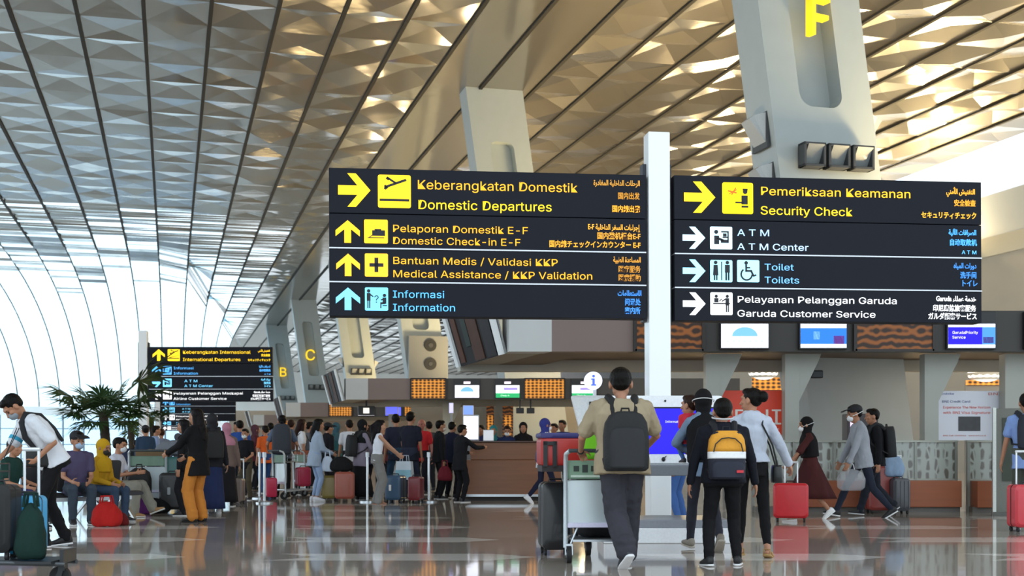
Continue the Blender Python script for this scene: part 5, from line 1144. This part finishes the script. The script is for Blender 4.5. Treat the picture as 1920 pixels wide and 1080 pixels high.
# ---------- staff and travellers at the desk
P9 = person('person in a blue hijab and white top walking past the wooden desk', 1019, 24.8, 1.66, -70, ('shirt', '#dfe0e8', dict(sleeve=2, hem=-.2)), ('slim', '#1c2036'), hair='hijab', haircol='#3a3f86', female=True, mask='#eceef4', pose=dict(STEP2, veil=.4, eyes=1, hand_r=(.2, .28, .95)), shoes='#dcdce2', sole='#efefef')
shoulder_bag(P9, 1, 'navy and white shoulder bag of the person in the blue hijab', '#39406c', .3, .24, .85, -.1, .22)
for lab, px, Y, hd, top, hair, hc, mk in (('desk clerk in a teal hijab behind the counter', 925, 27.6, 797, ('jacket', '#25407a'), 'hijab', '#2f7f86', None), ('masked desk clerk in navy uniform looking down at the counter', 951, 27.5, 797, ('jacket', '#232f58'), 'short', '#2a1a14', '#e6e8ee'),
        ('desk clerk in a black hijab at the right of the counter', 981, 27.5, 791, ('jacket', '#1d1a20'), 'hijab', '#17171a', None), ('head of dark-haired person behind the lit display', 903, 29.2, 796, ('jacket', '#2b3358'), 'short', '#15120f', None),
        ('person with dark hair in blue behind the red case', 1041, 29, 793, ('shirt', '#2d3a7c'), 'short', '#14110f', None), ('taller person in dark blue standing right of the blue shirt', 1056, 29.6, 786, ('shirt', '#2a3468'), 'short', '#15120f', None)):
    person(lab, px, Y, min(1.75, HH(hd, Y)), 180 if mk or hair == 'hijab' else 150, top, ('trousers', '#20222c'), hair=hair, haircol=hc, mask=mk, lod='lo', pose=dict(eyes=1 if mk else 0, pitch=12 if mk else 0), female=hair == 'hijab')
M = {}
def mid(key, label, px, foot, head, heading, top, bottom, **k):
    Y = YF(foot); pose = k.pop('pose', {}); M[key] = person(label, px, Y, HH(head, Y), heading, top, bottom, pose=pose, **k); return M[key]
p = mid('m1', 'person with a big slate-grey backpack standing in the trolley queue', 529, 934, 777, 8, ('tshirt', '#5d6a80', dict(hem=-.1)), ('trousers', '#202227'), build=1.1, pose=dict(hand_l=(-.3, .2, 1.0), hand_r=(.3, .2, 1.0)))
backpack(p, 'large slate-grey backpack of the person in the trolley queue', '#31353f', h=.62, w_=.4, d=.22, low=-.02, strapcol='#22252c')
p = mid('m2', 'long-haired person in a white t-shirt with a brown bag', 562, 928, 785, -60, ('tshirt', '#dcdcdf'), ('shorts', '#8d5a44'), hair='long', haircol='#2a1712', female=True, pose=dict(yaw=15))
shoulder_bag(p, 1, 'tan brown shoulder bag of the person in the white t-shirt', '#9a553d', .28, .22, .8, .05, .24)
p = mid('m3', 'long-haired woman in a light denim jacket and pale jeans facing right', 590, 940, 784, -62, ('jacket', '#9aa8ba', dict(hem=-.2)), ('slim', '#8fa3c2', dict(crop=.15)), hair='long', haircol='#0f0d0e', female=True, pose=dict(hand_r=(.1, .35, 1.0), hand_l=(-.15, .36, 1.02), lean=6), shoes='#d5d6dc')
soft_bag('tote_bag', 'pale patterned tote bag hanging at the denim jacket', 'bag', tuple(p.world((.16, .22, .6))), (.13, .06, .32), '#b9c4d4', strap=.12)
mid('m4', 'person in a black vest and dark cap behind the denim jacket', 612, 931, 792, -50, ('jacket', '#1a1a1f'), ('trousers', '#24242a'), hair='short+cap', pose=dict(eyes=1))
mid('m5', 'person in a white shirt behind the mauve jacket', 656, 928, 786, 20, ('shirt', '#d9dbe2'), ('trousers', '#2a2b33'), haircol='#1d1612')
p = mid('m6', 'person in a black hijab and mauve jacket carrying a backpack', 676, 938, 786, -58, ('jacket', '#857c8c', dict(hem=-.2)), ('skirt', '#17161a', dict(hem=.1)), hair='hijab', haircol='#151718', female=True, pose=dict(hand_l=(-.15, .36, 1.0), hand_r=(.15, .36, .98), lean=4, veil=.3))
backpack(p, 'black backpack worn over the mauve jacket', '#161719', h=.46, w_=.3, d=.2, low=.0)
mid('m7', 'dark-haired person between the mauve jacket and the white top', 692, 934, 796, 60, ('jacket', '#3c3c58'), ('trousers', '#24242c'), hair='long', haircol='#2a1b17', female=True, lod='lo', pose=dict(eyes=1))
p = mid('m8', 'woman in a white sleeveless top and grey trousers reaching right', 707, 945, 786, -72, ('tank', '#dcdfe8', dict(hem=-.04)), ('wide', '#7d7b78'), hair='long+tail', haircol='#141012', female=True, pose=dict(hand_r=(.06, .56, .92), hand_l=(-.1, .52, .95), pole_r=(.5, -.4, -1), pole_l=(-.5, -.4, -1), lean=4), shoes='sandal', sole='#8a5f4a', sk='#b98a70')
mid('m9', 'tall person in a navy t-shirt holding a shopping bag', 768, 937, 771, -25, ('tshirt', '#20222f'), ('trousers', '#2b3040'), build=1.1, pose=dict(hand_r=(.2, .14, .78), hand_l=(-.22, .2, .8)))
t = carry(M['m9'], 'shopping_bag', 'white and pale blue paper shopping bag beside the navy t-shirt', 'bag', V3((.05, -.3, .43))); mb = MB(); mb.add([(-.2, -.06, 0), (.2, -.06, 0), (.2, .06, 0), (-.2, .06, 0), (-.17, -.05, .38), (.17, -.05, .38), (.17, .05, .38), (-.17, .05, .38)], [(0, 3, 2, 1), (0, 1, 5, 4), (1, 2, 6, 5), (2, 3, 7, 6), (3, 0, 4, 7), (4, 5, 6, 7)]); mb.obj('bag_body', mat('#cfdae4', .5, scale=5), t)
mb = MB(); mb.box((0, -.062, .12), (.37, .008, .16)); mb.obj('printed_band', mat('#8fbfd0', .5, scale=6, vary=.3), t); mb = MB()
for q in (-1, 1): mb.tube([(-.08, q*.05, .38), (-.07, q*.04, .5), (.07, q*.04, .5), (.08, q*.05, .38)], .008, 6)
mb.obj('bag_handle', mat('#c3cbd6', .6), t)
mid('m10', 'person in a dark blue shirt left of the navy t-shirt', 744, 932, 775, 30, ('tshirt', '#2b2e3f'), ('trousers', '#2f4a63'), build=1.1, pose=dict(yaw=-20))
mid('m11', 'bald person in a red shirt farther back in the queue', 792, 927, 785, 165, ('tshirt', '#c02a30'), ('trousers', '#1d1f26'), hair='bald', sk='#a8685a', pose=dict(eyes=1))
mid('m12', 'masked person in a black jacket turned to the right before the desk', 822, 936, 787, -70, ('jacket', '#16171a'), ('trousers', '#17181c'), mask='#d8c9be', hair='short', pose=dict(eyes=1))
mid('m13', 'person in dark navy between the black jackets at the desk', 846, 934, 790, -30, ('jacket', '#1f2236'), ('trousers', '#191a22'), pose=dict(pitch=8))
mid('m14', 'person in a black jacket stretching one arm onto the desk', 862, 942, 795, -50, ('jacket', '#17181c', dict(hem=-.22)), ('trousers', '#151519'), pose=dict(hand_r=(.2, .52, 1.22), pole_r=(.6, -.2, -1), hand_l=(-.2, .4, 1.1), lean=5, yaw=-10))
soft_bag('handbag', 'dark red handbag held low between the black jackets', 'bag', (GX(834, 25.9), 25.9, .42), (.15, .08, .3), '#6a1f2a', strap=.14)
suitcase('blue suitcase with a white tag in the queue', 742, 25.4, .33, .54, .4, '#3c5772', rz=-16, tag_col='#e6e2e0')
suitcase('dark red suitcase beside the blue one in the queue', 780, 25.2, .24, .52, .4, '#6e1d24', rz=-10)
suitcase('copper-orange suitcase with a black strap behind the pale jeans', 646, 26.0, .4, .6, .3, '#9c4f3e', rz=8, straps='#17171a')
suitcase('mustard soft suitcase left of the copper one', 618, 26.3, .3, .52, .26, '#8b7a3e', rz=4)
soft_bag('duffel_bag', 'black bag on top of the copper suitcase', 'bag', (GX(640, 26), 26, .61), (.24, .15, .3), '#19191b')
trolley('baggage trolley behind the slate-grey backpack with pink luggage', GX(524, 27.2), 27.2, -55); trolley('empty baggage trolley right of the slate-grey backpack', GX(562, 28.9), 28.9, -55)
suitcase('hot pink suitcase left of the trolley queue', 508, 27, .22, .46, .3, '#c8284e', rz=20); suitcase('pink and black suitcase on the right trolley', 568, 27.5, .3, .46, .24, '#b02a4a', rz=30, z=.215)
# ---------- left side
Y = 13.7
L1 = person('man in a white polo shirt bending over his luggage, grey mask', 100, Y, 1.76, 124, ('tshirt', '#d6d9e0', dict(hem=-.05, sleeve=.75, fat=1.6)), ('trousers', '#131316'), mask='#8b939b', lod='hi', build=1.25, strap=0,
    pose=dict(lean=27, hunch=.06, pitch=26, hand_l=(-.2, .22, .93), hand_r=(.1, .56, .9), pole_l=(-.7, -1, .1), pole_r=(.5, -.6, -.3), eyes=1, foot_l=(-.12, .12, .078, 8, 0), foot_r=(.12, -.16, .085, -10, 6), palm_l=(.6, .5, -.3)), shoes='#141416', sole='#dcdcde')
t = carry(L1, 'crossbody_bag', 'black crossbody bag of the bending man', 'bag', L1.TP(-.13, .17, .1)); base = L1.TP(-.13, .17, .1); mb = MB(); mb.loft([mb.ring((0, 0, z), (.06*k, 0, 0), (0, .14*k, 0), 16, 3) for z, k in ((-.09, .8), (-.06, 1), (.06, 1), (.1, .8))]); mb.obj('bag_body', mat('#19191b', .6, scale=30), t, 'all')
mb = MB(); mb.tube([V3((0, -.02, .06)), L1.TP(-.15, .16, .35)-base, L1.TP(-.13, .09, .5)-base, L1.TP(-.1, 0, .56)-base, L1.TP(-.07, -.12, .48)-base, L1.TP(-.1, -.15, .3)-base, L1.TP(-.16, -.14, .15)-base], [.02, .03, .034, .034, .03, .024, .02], 8); mb.obj('bag_strap', mat('#17171a', .8), t, True)
t = carry(L1, 'lanyard', 'thin dark lanyard round the neck of the bending man', 'lanyard', L1.TP(0, .14, .5)); base = L1.TP(0, .14, .5); mb = MB(); mb.tube([L1.TP(.07, .03, .53)-base, L1.TP(.05, .15, .44)-base, V3((0, .1, -.35)), L1.TP(-.05, .15, .44)-base, L1.TP(-.07, .03, .53)-base], .005, 6); mb.obj('cord', M_BLK, t)
for i in (0,):
    a, b_ = L1.sh[1], L1.elbow[1]; c = a.lerp(b_, .68); d_ = (b_-a).normalized(); mb = MB(); mb.cyl(c-d_*.02, c+d_*.02, .074, .074, 18); mb.obj('sleeve_stripe', cloth('#3f9fc0'), L1.root, True)
# seats for the waiting travellers
def bench(px, Y, n_, rz, label):
    t = thing('airport_seating', label, 'bench', (GX(px, Y), Y, 0), R(rz)); mb = MB(); mb.box((0, -.1, .33), (n_*.58, .08, .06)); mb.obj('beam', M_STEEL, t)
    for i in range(n_):
        x = (i-(n_-1)/2)*.58; mb = MB(); mb.loft([mb.ring((x, y, z), (.25, 0, 0), (0, 0, .03), 14, 4) for y, z in ((.26, .4), (.2, .415), (-.15, .4), (-.24, .41))]); mb.obj('seat', mat('#2a2a2e', .5), t, True)
        mb = MB(); mb.rbox((x, -.29, .66), (.5, .04, .46), .05, rot=Matrix.Rotation(R(-10), 3, 'X')); mb.obj('backrest', mat('#2a2a2e', .5), t, True)
    for q in (-1, 1):
        mb = MB(); mb.bar((q*n_*.24, -.1, .33), (q*n_*.24, .2, .02), .05, .03); mb.bar((q*n_*.24, -.1, .33), (q*n_*.24, -.35, .02), .05, .03); mb.obj('leg', M_STEEL, t)
    return t
SIT = dict(pz=.5, foot_l=(-.12, .42, .078, 6, 0), foot_r=(.12, .40, .078, -6, 0), hand_l=(-.12, .34, .6), hand_r=(.12, .34, .6), lean=8)
def seated(label, px, Y, H, heading, top, bottom, **k):
    ps = dict(SIT); ps.update(k.pop('pose', {})); return person(label, px, Y, H, heading, top, bottom, pose=ps, **k)
S1 = seated('seated person in a black cap, plaid shirt and pale blue mask', 142, 18.0, 1.74, -150, ('shirt', '#4d4560', dict(sleeve=.6)), ('trousers', '#39434f'), hair='short+cap', mask='#9fb6cf', lod='mid', pose=dict(eyes=1, yaw=20))
S2 = seated('seated person in a yellow hijab and yellow top', 184, 18.6, 1.6, -112, ('shirt', '#b88c22', dict(sleeve=2)), ('trousers', '#3a4a60'), hair='hijab', haircol='#c2961f', female=True, mask='#2a2622', pose=dict(eyes=1, pitch=6, veil=.3))
S3 = seated('seated person in a white t-shirt and khaki trousers looking right', 212, 19.9, 1.66, -95, ('tshirt', '#c9cbd8'), ('loose', '#8a877c'), mask='#cfd5dc', pose=dict(eyes=1, foot_l=(-.12, .62, .13, 0, -20), hand_l=(-.06, .42, .72), hand_r=(.1, .42, .72)), shoes='#a77f56')
S0 = seated('seated person in purple trousers half hidden behind the bending man', 14, 16.9, 1.6, -100, ('shirt', '#1d3a34'), ('trousers', '#2f2a5c'), hair='short', pose=dict(hand_l=(-.1, .4, .62)))
bench(160, 18.5, 3, -125, 'dark airport seats under the yellow and plaid travellers'); bench(205, 20.3, 2, -95, 'dark airport seats under the white t-shirt traveller')
soft_bag('carrier_bag', 'red crumpled carrier bag on the floor before the seated travellers', 'bag', (GX(200, 17.4), 17.4, .0), (.2, .15, .34), '#a81e1c', strap=.1, amt=.06)
soft_bag('handbag', 'small dark red bag right of the red carrier bag', 'bag', (GX(226, 17.6), 17.6, .0), (.11, .09, .18), '#5d1518')
L8 = person('long-haired person in a black jacket and orange trousers standing alone', 371, 18.4, 1.65, 62, ('jacket', '#141416', dict(hem=-.22, fat=1.2)), ('loose', '#c07a34'), hair='long', haircol='#141011', female=True, pose=dict(hand_l=(-.2, .42, 1.05), hand_r=(.15, .36, 1.0), yaw=10, lean=2), shoes='#141414', sole='#1c1c1c', lod='mid')
mid('l8b', 'person in black close behind the black jacket', 349, 967, 785, 80, ('jacket', '#18181b'), ('trousers', '#1a1a1e'), female=True, hair='long', haircol='#121012')
p = mid('l9', 'person in a long navy skirt with a black backpack', 398, 962, 775, 20, ('jacket', '#232328'), ('skirt', '#252f52', dict(hem=.08)), hair='hijab', haircol='#2a2a2e', female=True, shoes='#cfcfd2')
backpack(p, 'black backpack of the person in the navy skirt', '#19191b', h=.46, w_=.34, d=.2, low=.02)
mid('l10', 'person in a pink hijab and long taupe coat', 425, 950, 792, 10, ('coat', '#6d5b54', dict(hem=-.5)), ('skirt', '#1d1b1f', dict(hem=.1)), hair='hijab', haircol='#b07888', female=True)
mid('l11', 'masked person in a black t-shirt facing the camera', 461, 938, 803, 170, ('tshirt', '#15161a'), ('trousers', '#4a4334'), hair='short', mask='#cfd6d8', female=True, pose=dict(eyes=1, hand_l=(-.15, .3, 1.0), hand_r=(.12, .3, 1.05)))
mid('l11b', 'dark-haired person in a blue shirt behind the black t-shirt', 450, 931, 787, 20, ('shirt', '#2f4f94'), ('trousers', '#2a2f3c'))
mid('l12', 'person in an orange safety vest near the far queue', 499, 925, 797, 40, ('tshirt', '#d9622a', dict(fold=.01)), ('trousers', '#2d4a7c'), haircol='#17120f')
suitcase('slim taupe suitcase beside the taupe coat', 446, 24.6, .22, .5, .34, '#6d5f58', rz=0, handle=.36)
trolley('loaded baggage trolley by the seated travellers', GX(277, 21.6), 21.6, 12, panel='#aab4b8')
tx2, ty2 = GX(277, 21.6), 21.6
p_ = thing('backpack', 'black backpack leaning against the front of the loaded trolley', 'backpack', (GX(261, 21.2), 21.2, .3), R(10)); mb = MB(); mb.loft([mb.ring((0, 0, .44*a), (.2*k, 0, 0), (0, .12*k, 0), 20, 3.2) for a, k in ((0, .85), (.06, 1), (.6, 1), (.85, .85), (1, .4))]); mb.obj('pack', mat('#151517', .7, scale=30), p_, 'all'); mb = MB(); mb.tube([(-.05, 0, .42), (-.04, 0, .5), (.04, 0, .5), (.05, 0, .42)], .014, 6); mb.obj('carry_loop', M_BLK, p_)
mb = MB(); mb.loft([mb.ring((0, -.1, z), (.14, 0, 0), (0, .05, 0), 16, 3) for z in (.04, .08, .2, .24)]); mb.obj('front_pocket', mat('#1d1d20', .7), p_, 'all')
soft_bag('duffel_bag', 'black duffel bag lying at the foot of the loaded trolley', 'bag', (GX(278, 21.1), 21.1, 0), (.36, .2, .26), '#141416')
soft_bag('cloth_bag', 'purple cloth bag hanging before the loaded trolley', 'bag', (GX(272, 20.75), 20.75, 0), (.1, .07, .32), '#5d2a68')
t = tag(MB().box((0, 0, .11), (.5, .34, .22)).obj('cardboard_box', mat('#6e5638', .7, scale=6), bevel=.008), 'brown cardboard box on top of the loaded trolley', 'box'); t.location = (tx2, ty2+.3, .83); mb = MB(); mb.box((0, 0, .221), (.06, .342, .004)); mb.obj('packing_tape', mat('#b59a6b', .3), t)
soft_bag('wrapped_bag', 'grey plastic-wrapped bundle lying on the cardboard box', 'bag', (tx2+.3, ty2+.5, .95), (.3, .2, .26), '#6c7078')
suitcase('black suitcase with a silver plate right of the loaded trolley', 324, 21.3, .42, .66, .3, '#1c1c1f', rz=10, tag_col='#9aa0a4'); suitcase('teal suitcase behind the black one with a silver plate', 330, 21.9, .44, .92, .28, '#1f5f5c', rz=10)
# ---------- loaded trolley cut by the left edge
t_ = trolley('front baggage trolley at the left edge, loaded with bags', -4.22, 9.72, -92, M_ALUM=mat('#4a4e52', .4, metal=.4), M_STEEL=mat('#2e3134', .4, metal=.4), panel='#8b9296')
suitcase('bright blue suitcase with a tall white handle on the left-edge trolley', 45, 9.95, .22, .5, .3, '#2f9fd6', rz=2, z=.18, X=GX(52, 9.95), handle=.36, hwid=.055)
suitcase('large black fabric suitcase at the left edge beside the blue one', 8, 9.62, .3, .56, .34, '#17181a', rz=5, z=.215, X=GX(-8, 9.62), rough=.8)
t = soft_bag('drawstring_bag', 'dark green drawstring bag leaning in front of the blue suitcase', 'bag', (GX(58, 9.55), 9.55, .215), (.11, .1, .43), '#17302b', strap=.1, neck=1, amt=.04)
# ---------- far travellers behind the seats and signs
rg = random.Random(21)
FARP = [(273, 927, 797, 'person in a navy cap standing behind the seats', '#2d3f55', 'short+cap', None), (289, 925, 797, 'person in a light blue shirt right of the navy cap', '#8ea0c4', 'short', None), (303, 922, 803, 'brown-haired person facing away right of the light blue shirt', '#7a8094', 'short', '#3a2216'),
        (234, 925, 828, 'dark-haired person with a blue mask behind the white t-shirt', '#39405a', 'short', None), (255, 925, 832, 'person in black left of the loaded trolley', '#1f2024', 'short', None), (332, 922, 812, 'grey-clad person behind the black jackets', '#5d6068', 'hijab', '#55585f'),
        (508, 920, 792, 'person in blue behind the orange vest', '#3d5580', 'short', None), (545, 921, 786, 'person with brown hair behind the slate-grey backpack', '#5a3b32', 'short', '#2c1a14'), (578, 920, 790, 'person in grey far behind the white t-shirt', '#6d7078', 'short', None),
        (632, 921, 792, 'person in teal far behind the vest and cap', '#2d5a60', 'hijab', '#3a5a66'), (716, 919, 795, 'person in dark red far behind the white top', '#5a2a30', 'short', None), (805, 921, 789, 'person in dark grey beside the bald one', '#3a3b42', 'short', None), (880, 920, 800, 'person in navy left of the glowing display', '#262c48', 'short', None),
        (447, 919, 790, 'person in white far behind the blue shirt', '#c3c7cc', 'short', None), (476, 919, 796, 'person in maroon far beside the orange vest', '#5c2a32', 'hijab', '#5c3a44'), (404, 920, 788, 'person in dark teal behind the pink hijab', '#2a4a50', 'short', None)]
for px, ft, hd, lab, c, hair, hc in FARP:
    Y = YF(ft); person(lab, px, Y, max(1.45, HH(hd, Y)) if px not in (234, 255) else 1.3, rg.choice([0, 20, 60, -60, 150, 90]), ('shirt', c, dict(sleeve=rg.choice([.62, 2]))), ('trousers', rg.choice(['#23252c', '#2b3448', '#3a3634'])), hair=hair, haircol=hc or '#15110f', lod='lo', female=hair == 'hijab')
